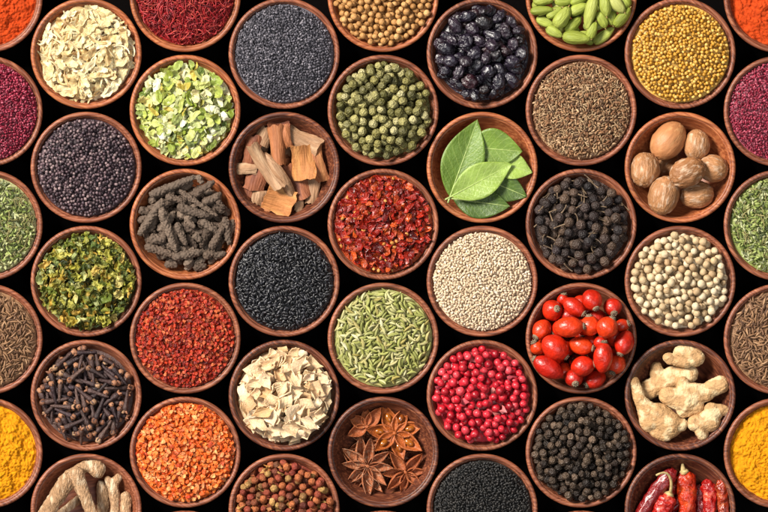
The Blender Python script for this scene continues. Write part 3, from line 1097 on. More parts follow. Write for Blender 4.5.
# long pepper
m = mat('long_pepper_skin', ['#44382f', '#635347', '#52443a', '#776658', '#574a40'], rough=0.75, nscale=0.4, namp=0.35, spec=0.2)


def long_pepper(L, r, seed):
    n, seg = max(16, int(L / 0.55)), 36
    s_ = np.linspace(0, 1, n)
    P = np.stack([(s_ - .5) * L, np.sin(s_ * PI) * rng.normal(0, 0.7), np.sin(s_ * PI) * rng.normal(0, .5)], 1)
    R = r * np.minimum(1, 0.55 + 1.6 * np.minimum(s_, 1 - s_) * 2) * (1 - 0.32 * s_)

    def mu(t, th):
        z = t * L * 2 * PI / 4.6
        return 1 + 0.05 * (np.cos(6 * th + z) + np.cos(6 * th - z))
    V, T, Q = sweep(P, R, seg, mult=mu)
    V, T, Q = rough_up((V, T, Q), 0.45, 0.22, seed)
    N_ = normals(V, T, Q)
    d_ = np.array([mnoise.voronoi(Vector((x * .40 + seed, y * .40, z * .40)))[0][0] for x, y, z in V])
    return V + N_ * (2.1 * (0.5 - d_))[:, None], T, Q


h = Heap(*cxy(2, 2), 8, 4)
f = place_fn(h, 4.267, 260, 253.5)
lt = [Tpl(('spike', *long_pepper(rng.uniform(16, 28), rng.uniform(3.9, 4.7), k), m, True)) for k in range(6)]
h.fill(lt, 85, 46, 'flat', 24, 0.25, sink=0.04)
h.edge, h.rise = 22 + DZ, 6
LP = [((65, 190), (110, 200), 22, 'short fat long pepper by the left rim above the longest upright catkins'),
      ((90, 345), (215, 385), 24, 'long pepper lying across the lower left of its bowl'),
      ((210, 395), (335, 370), 24, 'long pepper lying along the bottom of its pile'),
      ((175, 425), (225, 428), 20, 'stubby long pepper lowest in its bowl, left of two stubs'),
      ((295, 440), (350, 428), 20, 'stubby long pepper lowest in its bowl, right of two stubs'),
      ((430, 225), (447, 340), 22, 'upright long pepper against the right rim'),
      ((380, 390), (435, 378), 22, 'stubby long pepper by the lower right rim'),
      ((340, 392), (385, 375), 22, 'short long pepper between the bottom pieces and lower right stub'),
      ((335, 160), (415, 122), 24, 'long pepper below the upper right rim, slanting up right'),
      ((330, 240), (405, 295), 22, 'long pepper slanting down right in the middle right of its pile'),
      ((370, 355), (425, 265), 22, 'long pepper slanting up right beside the right rim piece'),
      ((110, 315), (180, 308), 30, 'thick short long pepper left of the steep central catkin'),
      ((178, 135), (262, 162), 20, 'long pepper just under the large top left catkin'),
      ((300, 130), (385, 72), 20, 'long pepper by the upper right rim with knobbly top end'),
      ((110, 130), (308, 50), 23, 'longest long pepper, slanting along the upper left rim'),
      ((168, 150), (62, 300), 24, 'long pepper slanting down to the left rim'),
      ((230, 178), (362, 218), 25, 'thick long pepper lying level across the centre of its pile'),
      ((225, 248), (268, 342), 21, 'short steep long pepper right of the longer steep one'),
      ((158, 185), (224, 372), 24, 'long steep long pepper left of centre, lying on top'),
      ((268, 245), (300, 270), 19, 'tiny round long pepper stub in the centre of the pile'),
      ((300, 295), (330, 325), 22, 'round long pepper end pointing up right of centre'),
      ((235, 112), (398, 218), 16, 'thin smooth long pepper stalk crossing the pile towards the right'),
      ((400, 150), (425, 190), 17, 'small long pepper stub near the upper right rim'),
      ((315, 45), (335, 80), 17, 'small long pepper stub at the top rim beside the longest catkin'),
      ]
for k, (p, q, r, lab) in enumerate(LP):
    (x0, y0), (x1, y1) = f(*p), f(*q)
    L = math.hypot(x1 - x0, y1 - y0)
    t = Tpl(('spike', *long_pepper(max(L, 9), r / 5.1, 20 + k), m, True))
    h.put(t, 1.0, tilt(math.atan2(y1 - y0, x1 - x0), rng.normal(0, .08), rng.uniform(0, 6)), (x0 + x1) / 2, (y0 + y1) / 2, 0.10, lab)
emit(h, 'long_pepper', 'grey-brown long pepper catkin half hidden between the others', 'long pepper', 'long peppers in their bowl', 'long_peppers',
     'grey-brown long peppers packed deeper in their bowl', least=25)

# cinnamon
mcs = [mat('cinnamon_bark_' + n_, c_, rough=0.65, nscale=0.25, namp=0.3, stretch=(0.12, 1, 1), bump=1.2, bscale=0.6, spots=s_)
       for n_, c_, s_ in (('orange', ['#8f542f', '#a3653e'], ('#bd8250', .1, .5, .75)), ('red', ['#834a2e', '#925636'], ('#5d3022', .15, .5, .7)),
                          ('grey', ['#926d4e', '#a27c5c'], ('#bc9a78', .2, .5, .75)), ('yellow', ['#b0713e', '#bc8048'], ('#d29a5c', .1, .5, .75)))]


def bark(L, W_, curl, mtl, jag=1.5):
    n, k = 13, 9
    curl = curl * 1.25
    sd = rng.uniform(0, 90)
    bd = rng.normal(0, .10)
    tw = rng.normal(0, .16)
    nar = rng.uniform(-.3, .3)
    u = np.linspace(-.5, .5, n)
    a = np.linspace(-.5, .5, k) * curl
    R = W_ / curl if curl > 0.05 else 1e3
    top = np.zeros((n, k, 3))
    e0, e1 = rng.normal(0, jag, k), rng.normal(0, jag, k)
    sk = rng.normal(0, .12)
    for i in range(n):
        for j in range(k):
            x = u[i] * L + (e0[j] * max(0, -u[i] * 2 - .5) + e1[j] * max(0, u[i] * 2 - .5)) + sk * (j - 4)
            aa = a[j] * (1 + .25 * mnoise.noise(Vector((u[i] * 3, sd, 0))))
            y = R * math.sin(aa) * (1 + nar * u[i]) + .5 * mnoise.noise(Vector((u[i] * 9 + sd, j * .4, 0)))
            z = R * (math.cos(aa) - 1) + W_ * .2 + bd * L * 4 * u[i] ** 2 + tw * u[i] * y * 2 + .5 * mnoise.noise(Vector((u[i] * 5, j * .5, sd)))
            top[i, j] = (x, y + bd * L * 2 * u[i] ** 2, z)
    return Tpl(('bark', *sheet(top, rng.uniform(0.9, 1.6), (n, k)), mtl, False))


h = Heap(*cxy(3, 1), 4, 3)
f = place_fn(h, 4.655, 275.6, 266.7)
bt = [bark(rng.uniform(20, 30), rng.uniform(10, 15), rng.uniform(.6, 1.8), mcs[k % 3]) for k in range(6)]
h.fill(bt, 26, 35, 'flat', 16, 0.2, sink=0.05)
CN = [((95, 365), 100, 55, 85, 1.0, 1, 'small upright cinnamon piece by the lower left rim'),
      ((155, 405), 65, 62, 80, .8, 2, 'squat grey cinnamon chip low at the lower left'),
      ((145, 325), 95, 92, 75, 1.0, 1, 'broad reddish cinnamon chip left of the long diagonal quills'),
      ((345, 425), 85, 40, 85, 1.0, 2, 'short narrow cinnamon piece at the bottom between yellow and tan pieces'),
      ((212, 440), 65, 55, 20, .8, 0, 'small cinnamon chip at the very bottom left of the yellow piece'),
      ((292, 452), 60, 36, 75, 1.2, 1, 'dark small cinnamon chip at the bottom rim'),
      ((418, 355), 165, 62, 84, 1.3, 2, 'tan upright cinnamon quill by the lower right rim'),
      ((345, 330), 160, 85, 110, 1.2, 1, 'brown cinnamon piece half under the pale orange plate'),
      ((472, 240), 170, 68, 102, 1.0, 0, 'orange-brown cinnamon piece against the right rim'),
      ((375, 120), 165, 105, -28, .8, 2, 'large mottled grey cinnamon plate at the upper right'),
      ((170, 105), 85, 75, 70, 1.4, 2, 'grey-brown cinnamon piece at the top left'),
      ((250, 72), 90, 40, 0, 1.0, 1, 'dark cinnamon strip behind the others at the top rim'),
      ((105, 180), 140, 78, 82, 1.2, 1, 'reddish cinnamon piece by the upper left rim'),
      ((98, 272), 90, 48, -2, .8, 2, 'short pale cinnamon piece lying level by the left rim'),
      ((285, 120), 100, 40, 100, 1.2, 0, 'slim cinnamon strip right of the curled orange quill'),
      ((245, 165), 170, 88, 96, 2.2, 0, 'thick curled orange-brown cinnamon quill near the top centre'),
      ((255, 420), 125, 115, -20, .5, 3, 'bright yellow-orange cinnamon plate at the bottom'),
      ((365, 245), 150, 100, 95, .5, 3, 'pale orange flat cinnamon plate right of centre'),
      ((255, 290), 215, 55, -54, 2.0, 2, 'slim tan quill, the lower of two diagonal cinnamon quills'),
      ((185, 268), 225, 66, -57, 1.7, 2, 'long grey-tan quill, the upper of two diagonal cinnamon quills')]
for (p, L, W_, ang, curl, mi, lab) in CN:
    x, y = f(*p)
    t = bark(L / 4.3, W_ / 4.25, curl, mcs[mi])
    h.put(t, 1.0, tilt(math.radians(ang), rng.normal(0, .10), rng.uniform(0, 6)), x, y, 0.06, lab, keep=49.5)
emit(h, 'cinnamon_bark', 'cinnamon bark piece half hidden under the others', 'cinnamon', 'cinnamon bark pieces', 'cinnamon_bark_pieces',
     'cinnamon bark pieces packed deeper in their bowl', least=25)

# rose hips: hip, dry tip
m = mat('rose_hip_skin', ['#ba1e0a', '#cc2a0c', '#ac180a', '#d63c10'], rough=0.36, nscale=0.12, namp=0.35, bump=0.9, bscale=0.3, coat=0.25, sss=0.05, spots=('#7d1408', 0.22, 0.66, 0.8))
m2 = mat('rose_hip_tip', ['#7d6a54', '#97846c', '#665442'], rough=0.8, nscale=0.5, namp=0.4, bump=1.0, bscale=0.8)


def hip(a, b, seed):
    g = ellipsoid(a, b, b * .95, 20, 13, 0.12)
    g = rough_up(g, 0.5, 0.12, seed)
    tip_ = []
    for j in range(6):
        th = j * PI / 3 + seed
        d = np.array([.8, .5 * math.cos(th), .5 * math.sin(th)])
        P = np.array([a - 1.0, .9 * math.cos(th), .9 * math.sin(th)]) + np.outer([0, .5, 1], d) * 3.2
        tip_.append(sweep(P, [1.15, .9, .3], 5))
    k = ellipsoid(1.5, 3.9, 3.9, 12, 6)
    tip_.append((k[0] + (a - .5, 0, 0), k[1], k[2]))
    return Tpl(('hip', *g, m, True), ('dry_tip', *join(tip_), m2, True))


h = Heap(*cxy(6, 3), 3, 2)
f = place_fn(h, 4.267, 238, 249)
ht = [hip(10, 9, k) for k in range(3)]
h.fill(ht, 30, 38, 'free', 20, sink=0.03)
RH = [((410, 195), 32, 28, 20, .2, 'small dark rose hip wedged by the upper right rim'), ((160, 85), 28, 25, 80, .2, 'small rose hip tucked at the top rim'),
      ((50, 290), 32, 30, 120, .3, 'rose hip peeping out by the left rim'), ((318, 268), 34, 30, 80, .2, 'rose hip mostly hidden in the centre of the pile'),
      ((272, 195), 44, 45, 95, .1, 'round rose hip at the centre with no tip showing'), ((205, 418), 42, 40, -75, .9, 'rose hip at the bottom with grey tip towards the viewer'),
      ((298, 425), 50, 36, 210, .3, 'long rose hip by the bottom rim, grey tip pointing left'), ((385, 358), 46, 42, -115, .4, 'rose hip by the lower right rim, grey tip downwards'),
      ((95, 372), 72, 44, 148, .0, 'long rose hip slanting along the lower left rim'), ((70, 212), 48, 40, 230, .4, 'rose hip by the left rim, pale tip pointing down left'),
      ((115, 130), 48, 46, 20, 1.1, 'rose hip at the upper left with grey tip facing the viewer'), ((372, 115), 42, 40, -80, .8, 'rose hip by the upper right rim, grey tip downwards'),
      ((282, 85), 48, 44, -65, .5, 'rose hip at the top rim, grey tip downwards'), ((205, 115), 54, 36, -35, .2, 'slim rose hip near the top, ringed tip pointing down right'),
      ((420, 268), 56, 42, -112, .3, 'shiny rose hip against the right rim'), ((345, 202), 48, 47, 60, .1, 'round plump rose hip right of centre'),
      ((242, 367), 52, 44, 10, .1, 'round rose hip just below the pile centre'), ((235, 280), 55, 38, -12, .2, 'oval rose hip at the centre, small tip pointing right'),
      ((125, 288), 64, 53, -40, .0, 'largest rose hip, round and glossy, left of centre'), ((182, 200), 66, 45, 3, .1, 'large oval rose hip lying level, upper left of centre'),
      ((328, 330), 68, 42, 86, .1, 'tall oval rose hip standing upright, right of centre')]
for k, (p, a, b, ang, dn, lab) in enumerate(RH):
    x, y = f(*p)
    R = np.array((Quaternion((0, 0, 1), math.radians(ang)) @ Quaternion((0, 1, 0), -dn)).to_matrix())
    h.put(hip(a / 4.267, b / 4.267, 10 + k), 1.0, R, x, y, 0.05, lab)
emit(h, 'rose_hip', 'rose hip half hidden deep between the others', 'rose hip', 'rose hips', 'rose_hips', 'red rose hips packed deeper in their bowl', least=25)

# cardamom pods: pod, dry tip
m = mat('cardamom_skin', ['#7f8a30', '#9ea84a', '#8e9a38', '#b0b060', '#6a7e34'], rough=0.55, nscale=0.18, namp=0.25, stretch=(.15, 1, 1), bump=1.4, bscale=0.5)
m2 = mat('cardamom_tip', ['#a08a50', '#8c7440'], rough=0.7)


def pod(a, b, seed):
    n = 16
    t = np.cos(np.linspace(PI - .2, .2, n))
    R = np.sqrt(1 - t * t) ** 0.9 * (1 - .22 * t)
    P = np.stack([t * a, .06 * a * (t * t) * rng.normal(0, 1), 0 * t], 1)
    g = sweep(P, R, 18, b, b * .9, lambda q, th: 1 + .08 * np.cos(3 * th + seed) + .035 * np.cos(12 * th))
    g = rough_up(g, .5, .2, seed)
    tp_ = sweep(np.array([[a - .6, 0, 0], [a + .8, 0, 0], [a + 2.0, .3, .2]]) + [0, P[-1, 1], 0], [.9, .6, .3], 6)
    return Tpl(('pod', *g, m, True), ('dry_tip', *tp_, m2, True))


h = Heap(*cxy(6, 0), 16, 6)
f = place_fn(h, 6.4, 389, -22)
pt = [pod(10, 5, k) for k in range(4)]
h.fill(pt, 46, 43, 'flat', 20, .2, sink=0.03)
CD = [((665, 12), 48, 36, 120, 'cardamom pod by the right rim at the photo edge'), ((160, 145), 64, 32, -22, 'cardamom pod by the lower left rim under a plumper pod'),
      ((215, 210), 58, 34, -28, 'dull cardamom pod at the lower left rim'), ((145, 5), 66, 36, 3, 'pale cardamom pod at the photo edge, upper left'),
      ((580, 118), 48, 38, -80, 'stubby darker green cardamom pod near the right side'), ((650, 115), 78, 34, 48, 'long cardamom pod leaning on the right rim'),
      ((275, 10), 62, 32, -4, 'cardamom pod cut by the photo edge, left of the middle'), ((455, 200), 62, 32, 68, 'slim upright cardamom pod at the lower middle'),
      ((535, 230), 82, 34, 38, 'long cardamom pod by the lower right rim'), ((215, 85), 58, 32, 30, 'yellowish cardamom pod behind the bright fat one'),
      ((135, 72), 74, 29, 4, 'brownish cardamom pod against the left rim'), ((370, 5), 58, 27, 20, 'cardamom pod cut by the photo edge at the middle'),
      ((335, 158), 68, 34, 42, 'brownish cardamom pod slanting left of the longest pod'), ((620, 38), 64, 38, -48, 'green cardamom pod slanting at the upper right'),
      ((520, 130), 58, 36, -62, 'plump cardamom pod right of the longest pod'), ((370, 62), 62, 34, 28, 'yellowish cardamom pod at the middle left of the longest pod'),
      ((355, 247), 92, 42, -8, 'fat level cardamom pod lowest in its bowl'), ((540, 45), 68, 40, -78, 'yellow-green upright cardamom pod near the top right'),
      ((265, 115), 78, 44, 54, 'bright fat cardamom pod slanting up right'), ((445, 85), 108, 38, 256, 'longest cardamom pod, upright in the middle')]
for k, (p, a, b, ang, lab) in enumerate(CD):
    x, y = f(*p)
    h.put(pod(a / 6.4, b / 6.4, 10 + k), 1.0, tilt(math.radians(ang), rng.normal(0, .1), rng.uniform(0, 6)), x, y, 0.08, lab)
emit(h, 'cardamom_pod', 'green cardamom pod half hidden under the others', 'cardamom pod', 'green cardamom pods', 'cardamom_pods', 'green cardamom pods packed deeper in their bowl', least=25)

# nutmegs
m = mat('nutmeg_skin', ['#9c6a42', '#ae7c52', '#a47248'], rough=0.55, nscale=0.12, namp=0.3, bump=1.6, bscale=0.5, stretch=(.35, 1, 1), spots=('#cdb195', .25, .52, .72))
m2 = mat('nutmeg_skin_smooth', ['#ac7246', '#b67c50'], rough=0.5, nscale=0.1, namp=0.2, bump=0.7, bscale=0.35, stretch=(.25, 1, 1), spots=('#c99a68', .15, .55, .75))
h = Heap(*cxy(7, 1))
f = place_fn(h, 4.267, 256, 266)
NM = [((215, 262), 60, 50, 40, 0.05, m, 'nutmeg peeping out under the central one'), ((207, 152), 88, 66, 50, .6, m2, 'largest smoothest nutmeg, oval, at the upper left'),
      ((328, 170), 64, 54, 80, .4, m, 'nutmeg at the upper right of its bowl'), ((108, 277), 73, 60, 88, 1.0, m, 'greyish nutmeg against the left side of its bowl'),
      ((398, 270), 63, 56, -15, .8, m, 'small wrinkled nutmeg at the right side of its bowl'), ((185, 385), 82, 64, 75, .6, m, 'nutmeg at the lower left of its bowl'),
      ((328, 382), 72, 58, 8, .8, m, 'wrinkled nutmeg at the lower right of its bowl'), ((285, 288), 77, 60, 25, 1.3, m, 'deeply wrinkled nutmeg lying on top at the centre')]
for k, (p, a, b, ang, wr, mm, lab) in enumerate(NM):
    x, y = f(*p)
    g = ellipsoid(a / 4.1, b / 4.1, b / 4.1 * .92, 40, 26)
    g = rough_up(g, 0.8, .07, k * 3.3)
    if wr:
        g = rough_up(g, wr * 1.3, .22, k * 5.7, True, (.45, 1.3, 1.3))
    h.put(Tpl(('nut', *g, mm, True), dens=1.5), 1.0, tilt(math.radians(ang), .08, k), x, y, 0.03 if k else .2, lab)
emit(h, 'nutmeg', 'tan nutmeg', 'nutmeg', 'whole nutmegs', least=5)


# ginger and galangal: knobbly roots
def blob(balls, vox=0.6, amp=0.55, freq=.2, seed=0.0, fine=.3):
    """balls: (x0,y0,x1,y1,r0,r1,flat) tapered limbs fused into one skin"""
    parts = []
    for (x0, y0, x1, y1, r0, r1, fl) in balls:
        s_ = np.linspace(0, 1, 12)
        d = math.hypot(x1 - x0, y1 - y0) + 1e-6
        ux, uy = (x1 - x0) / d, (y1 - y0) / d
        tot = r0 + d + r1
        q = -r0 + tot * (0.5 - 0.5 * np.cos(s_ * PI))
        R = np.where(q < 0, np.sqrt(np.maximum(0.01, r0 * r0 - q * q)), np.where(q > d, np.sqrt(np.maximum(.01, r1 * r1 - (q - d) ** 2)), r0 + (r1 - r0) * q / d))
        P = np.stack([x0 + ux * q, y0 + uy * q, 0 * q], 1)
        parts.append(sweep(P, R, 14, 1, fl))
    V, T, Q = join(parts)
    me = mesh_of('tmp', V, T, Q, WOOD)
    o = link(bpy.data.objects.new('tmp', me))
    md = o.modifiers.new('r', 'REMESH'); md.mode = 'VOXEL'; md.voxel_size = vox
    sm = o.modifiers.new('s', 'SMOOTH'); sm.iterations = 5; sm.factor = .5
    dg = bpy.context.evaluated_depsgraph_get()
    em = bpy.data.meshes.new_from_object(o.evaluated_get(dg))
    V = np.array([v.co[:] for v in em.vertices])
    T = np.array([p.vertices[:] for p in em.polygons if len(p.vertices) == 3], int).reshape(-1, 3)
    Q = np.array([p.vertices[:] for p in em.polygons if len(p.vertices) == 4], int).reshape(-1, 4)
    bpy.data.objects.remove(o)
    g = rough_up((V, T, Q), amp * 1.6, freq * .45, seed)
    g = rough_up(g, amp, freq, seed + 3)
    g = rough_up(g, amp * .6, freq * .8, seed + 5, True)
    return rough_up(g, fine, freq * 4, seed + 9)


m = mat('ginger_skin', ['#b48a5c', '#c29a6c', '#ba9264'], rough=0.7, nscale=0.22, namp=0.28, bump=1.2, bscale=0.45, spots=('#dcc296', .09, .48, .6), spec=.25)
h = Heap(*cxy(7, 3))
f = place_fn(h, 4.267, 234, 235)
GI = [([(370, 300, 420, 300, 34, 26, .8), (300, 355, 365, 350, 36, 42, .8), (350, 330, 385, 310, 36, 36, .8), (325, 390, 330, 400, 30, 26, .8)], 'smallest pale ginger piece, forked, at the lower right of its bowl'),
      ([(235, 50, 300, 75, 32, 40, .8), (185, 75, 192, 85, 24, 24, .9), (200, 85, 260, 90, 22, 30, .8), (235, 35, 230, 45, 18, 20, .8)], 'ginger piece at the top rim of its bowl'),
      ([(100, 215, 200, 160, 44, 46, .8), (200, 160, 275, 145, 46, 42, .8), (135, 120, 140, 150, 28, 34, .8)], 'long ginger piece slanting behind the centre one'),
      ([(40, 180, 62, 250, 24, 28, .9), (62, 250, 95, 310, 28, 42, .85), (95, 300, 105, 350, 42, 46, .75), (140, 320, 190, 360, 55, 55, .75), (190, 370, 240, 360, 52, 28, .75), (130, 390, 170, 400, 30, 34, .7)], 'biggest ginger piece, flat with a cut face, at the lower left'),
      ([(185, 240, 260, 260, 42, 60, .75), (245, 180, 255, 220, 26, 45, .8), (270, 230, 345, 225, 50, 40, .75), (345, 220, 405, 190, 34, 40, .8), (250, 300, 300, 285, 34, 40, .75)], 'knobbly ginger piece on top at the centre with an arm reaching right')]
for k, (bl, lab) in enumerate(GI):
    bs = []
    for (a, b, c, d, r0, r1, fl) in bl:
        bs.append((*f(a, b), *f(c, d), r0 / 4.267, r1 / 4.267, fl))
    bs = np.array(bs)
    ctr = np.array([bs[:, [0, 2]].mean(), bs[:, [1, 3]].mean()])
    bs[:, [0, 2]] -= ctr[0]
    bs[:, [1, 3]] -= ctr[1]
    h.put(Tpl(('root', *blob(bs, seed=k * 4.4), m, True), dens=1.5), 1.0, tilt(0, [.1, -.05, .12, .1, .05][k], k * 1.3), *ctr, 0.08, lab)
emit(h, 'ginger_root', 'dried ginger piece', 'ginger', 'dried ginger roots', least=5)

m = mat('galangal_skin', ['#a4805e', '#b89470', '#ac8866'], rough=0.75, nscale=0.7, namp=0.5, bump=2.2, bscale=0.7, stretch=(1.2, .35, .6), spots=('#d8c0a0', .2, .52, .68), spec=.2)
h = Heap(*cxy(1, 4))
f = place_fn(h, 6.4, 401, 440)
GA = [([(300, 420, 360, 380, 32, 30, .9), (200, 500, 300, 420, 30, 32, .9)], 'thin galangal stick low in the pile at the lower middle'),
      ([(650, 370, 655, 380, 42, 40, .9), (655, 380, 640, 600, 40, 34, .9)], 'galangal piece with a round end near the right rim'),
      ([(500, 300, 510, 560, 50, 44, .9)], 'shaded galangal piece standing between the two front ones'),
      ([(465, 170, 470, 185, 58, 62, .9), (400, 165, 460, 170, 40, 55, .9), (290, 240, 400, 160, 52, 40, .9)], 'galangal with the largest round knob at the top rim'),
      ([(150, 460, 280, 260, 58, 62, .8), (120, 560, 150, 460, 50, 58, .8)], 'broad split galangal root at the left'),
      ([(345, 215, 345, 240, 54, 52, .9), (350, 250, 420, 420, 50, 42, .9), (420, 420, 480, 600, 42, 40, .9)], 'galangal with a rounded top lying in front at the centre'),
      ([(605, 240, 575, 270, 28, 34, .9), (535, 245, 565, 290, 22, 36, .9), (570, 290, 580, 380, 38, 36, .9), (580, 380, 590, 600, 36, 36, .9)], 'galangal with a forked top at the right')]
for k, (bl, lab) in enumerate(GA):
    bs = np.array([(*f(a, b), *f(c, d), r0 / 7.0, r1 / 7.0, fl) for (a, b, c, d, r0, r1, fl) in bl])
    ctr = np.array([bs[:, [0, 2]].mean(), bs[:, [1, 3]].mean()])
    bs[:, [0, 2]] -= ctr[0]
    bs[:, [1, 3]] -= ctr[1]
    h.put(Tpl(('root', *blob(bs, vox=.55, seed=k * 2.9, amp=.6, freq=.22, fine=.3), m, True), dens=1.5), 1.0, tilt(0, .08, k * 2.1), *ctr, 0.1, lab)
emit(h, 'galangal_root', 'pale galangal root', 'galangal', 'dried galangal roots', least=2)

# dried chillies: pod, calyx, stalk
mch_ = [mat('chilli_pod_' + n_, c_, rough=0.25, nscale=0.12, namp=0.4, bump=2.5, bscale=0.22, coat=.4, spots=s_)
        for n_, c_, s_ in (('dark', ['#6a0c10', '#7a1214'], ('#8c2018', .1, .5, .7)), ('red', ['#a01410', '#b01c12'], ('#d06048', .12, .55, .7)),
                           ('orange', ['#ae240c', '#ba300e'], ('#cc4c18', .1, .5, .7)), ('brown', ['#8c260e', '#983012'], ('#b85a24', .1, .5, .7)))]
mcx = mat('chilli_calyx', ['#b49a62', '#c8b07a'], rough=0.6, nscale=.3, namp=.3)


def chilli(path, rad, mtl, seed, stalk=None, flat=.75):
    P = np.array(path, float)
    n = 26
    s_ = np.linspace(0, 1, n)
    kk = np.linspace(0, 1, len(P))
    PP = np.stack([np.interp(s_, kk, P[:, i]) for i in (0, 1)], 1)
    for _ in range(6):
        PP[1:-1] = (PP[:-2] + PP[2:] + 2 * PP[1:-1]) / 4
    PP = np.column_stack([PP, np.zeros(n)])
    R = rad * np.minimum(1, .45 + 4 * s_) * np.sqrt(np.maximum(0.02, 1 - s_ ** 4))
    g = sweep(PP, R, 26, 1, flat)
    g = rough_up(g, 2.6, .17, seed, True)
    g = rough_up(g, 1.1, .38, seed, True)
    parts = [('pod', *g, mtl, True)]
    if stalk is not None:
        st = np.array(stalk, float)
        a = st[0]
        dirv = (PP[0, :2] - PP[3, :2]); dirv /= np.linalg.norm(dirv)
        cal = sweep(np.array([[*(PP[0, :2] - dirv * 1.2), .8], [*(PP[0, :2] + dirv * .8), .8], [*(PP[0, :2] + dirv * 3), .9]]), [rad * .5, rad * .42, 1.5], 9, mult=lambda t, th: 1 + .12 * np.cos(5 * th))
        parts.append(('calyx', *cal, mcx, True))
        q = np.linspace(0, 1, 10)
        kq = np.linspace(0, 1, len(st))
        S = np.stack([np.interp(q, kq, st[:, i]) for i in (0, 1)] + [1.5 + (17 * q ** .7 if len(st) > 3 else 2 * q)], 1)
        for _ in range(2):
            S[1:-1] = (S[:-2] + S[2:] + 2 * S[1:-1]) / 4
        parts.append(('stalk', *sweep(S, np.linspace(1.7, 1.1, 10) if len(st) > 3 else np.linspace(3.6, 1.2, 10), 8), mcx, True))
    return parts


h = Heap(*cxy(7, 4))
f = place_fn(h, 6.4, 383, 440)
for k in range(7):
    a_ = rng.uniform(0, PI)
    pr = chilli([(-20 * math.cos(a_), -20 * math.sin(a_)), (0, 0), (20 * math.cos(a_), 20 * math.sin(a_) + 4)], 7, mch_[k % 2], 70 + k)
    h.put(Tpl(*pr, dens=2), 1.0, tilt(0, .1, k), rng.uniform(-16, 16), rng.uniform(-10, 18), 0.15)
CH = [([(350, 190), (300, 250), (200, 370), (120, 500), (90, 640)], 50, 0, None, 'dark crimson chilli slanting down the left side'),
      ([(640, 255), (655, 340), (665, 440), (640, 620)], 38, 3, None, 'brown-orange chilli against the right rim'),
      ([(500, 290), (515, 400), (520, 600)], 40, 0, None, 'dark chilli low between the orange one and the curved red one'),
      ([(540, 265), (585, 330), (580, 460), (540, 620)], 48, 1, None, 'curved shiny red chilli, second from the right rim'),
      ([(415, 200), (430, 300), (432, 420), (420, 640)], 62, 2, [(413, 215), (405, 180), (402, 150)], 'wide orange-red chilli with a straight pale stalk'),
      ([(318, 345), (285, 420), (240, 520), (200, 640)], 62, 1, [(320, 345), (330, 290), (320, 220), (280, 190), (225, 215)], 'red chilli with a long curled pale stalk')]
for k, (pth, r, mi, stk, lab) in enumerate(CH):
    P = np.array([f(*p) for p in pth])
    ctr = P.mean(0)
    S = None if stk is None else np.array([f(*p) for p in stk]) - ctr
    pr = chilli(P - ctr, r / 6.4, mch_[mi], k * 6.1, S)
    h.put(Tpl(*pr, dens=2), 1.0, tilt(0, .05, k), *ctr, 0.12, lab)
emit(h, 'dried_chilli', 'dark red dried chilli half hidden under the others', 'chilli', 'dried red chillies', 'dried_chillies', 'dried red chillies lying deeper in their bowl', least=20)

# star anise: eight carpels, each with its seed
ma = mat('star_anise_husk', ['#944a26', '#aa5c30', '#9e542c'], rough=0.6, nscale=0.3, namp=0.35, bump=1.2, bscale=0.6, spots=('#94694a', .3, .55, .75))
mad = mat('star_anise_husk_dusty', ['#92502e', '#a8643e'], rough=0.7, nscale=0.3, namp=0.35, bump=1.4, bscale=0.7, spots=('#a8866c', .35, .5, .68))
mai = mat('star_anise_husk_amber', ['#9c5024', '#ac5c2a', '#904820'], rough=0.4, nscale=0.3, namp=0.3, bump=.8, bscale=0.6, spots=('#6b3418', .2, .55, .7))
mas = mat('star_anise_seed', ['#7d3c0e', '#a05a18', '#8c480f'], rough=0.18, coat=.6, namp=0.2)


def carpel(L, W_, D, opening):
    """boat shaped husk along +x, open on top"""
    n, k = 13, 11
    u = np.linspace(0, 1, n)
    out, inn = np.zeros((n, k, 3)), np.zeros((n, k, 3))
    for i, t in enumerate(u):
        sh = math.sin(PI * min(1, t ** .75)) ** .8 * (1 - .25 * t) if t < .999 else 0
        wd = W_ * max(.2, sh) * (1 if t < .9 else (1.02 - t) * 8)
        dp = D * max(.25, math.sin(PI * min(.97, t * .9 + .1)))
        for j in range(k):
            ph = PI * (-.5 + j / (k - 1)) * (2 - opening)
            y = wd * math.sin(ph)
            z = -dp * math.cos(ph) * .9 + .12 * L * t * t
            out[i, j] = (1.0 + t * L, y, z)
            inn[i, j] = (1.0 + t * L, y * .82, z + .55)
    idx = np.arange(n * k).reshape(n, k)
    q0 = np.stack([idx[:-1, :-1], idx[1:, :-1], idx[1:, 1:], idx[:-1, 1:]], -1).reshape(-1, 4)
    lp = np.concatenate([idx[0, :], idx[1:, -1], idx[-1, -2::-1], idx[-2:0:-1, 0]])
    nx = np.roll(lp, -1)
    qs = np.stack([lp, nx, nx + n * k, lp + n * k], -1)
    return np.concatenate([out.reshape(-1, 3), inn.reshape(-1, 3)]), E3, np.concatenate([q0[:, ::-1], q0 + n * k, qs[:, ::-1]])


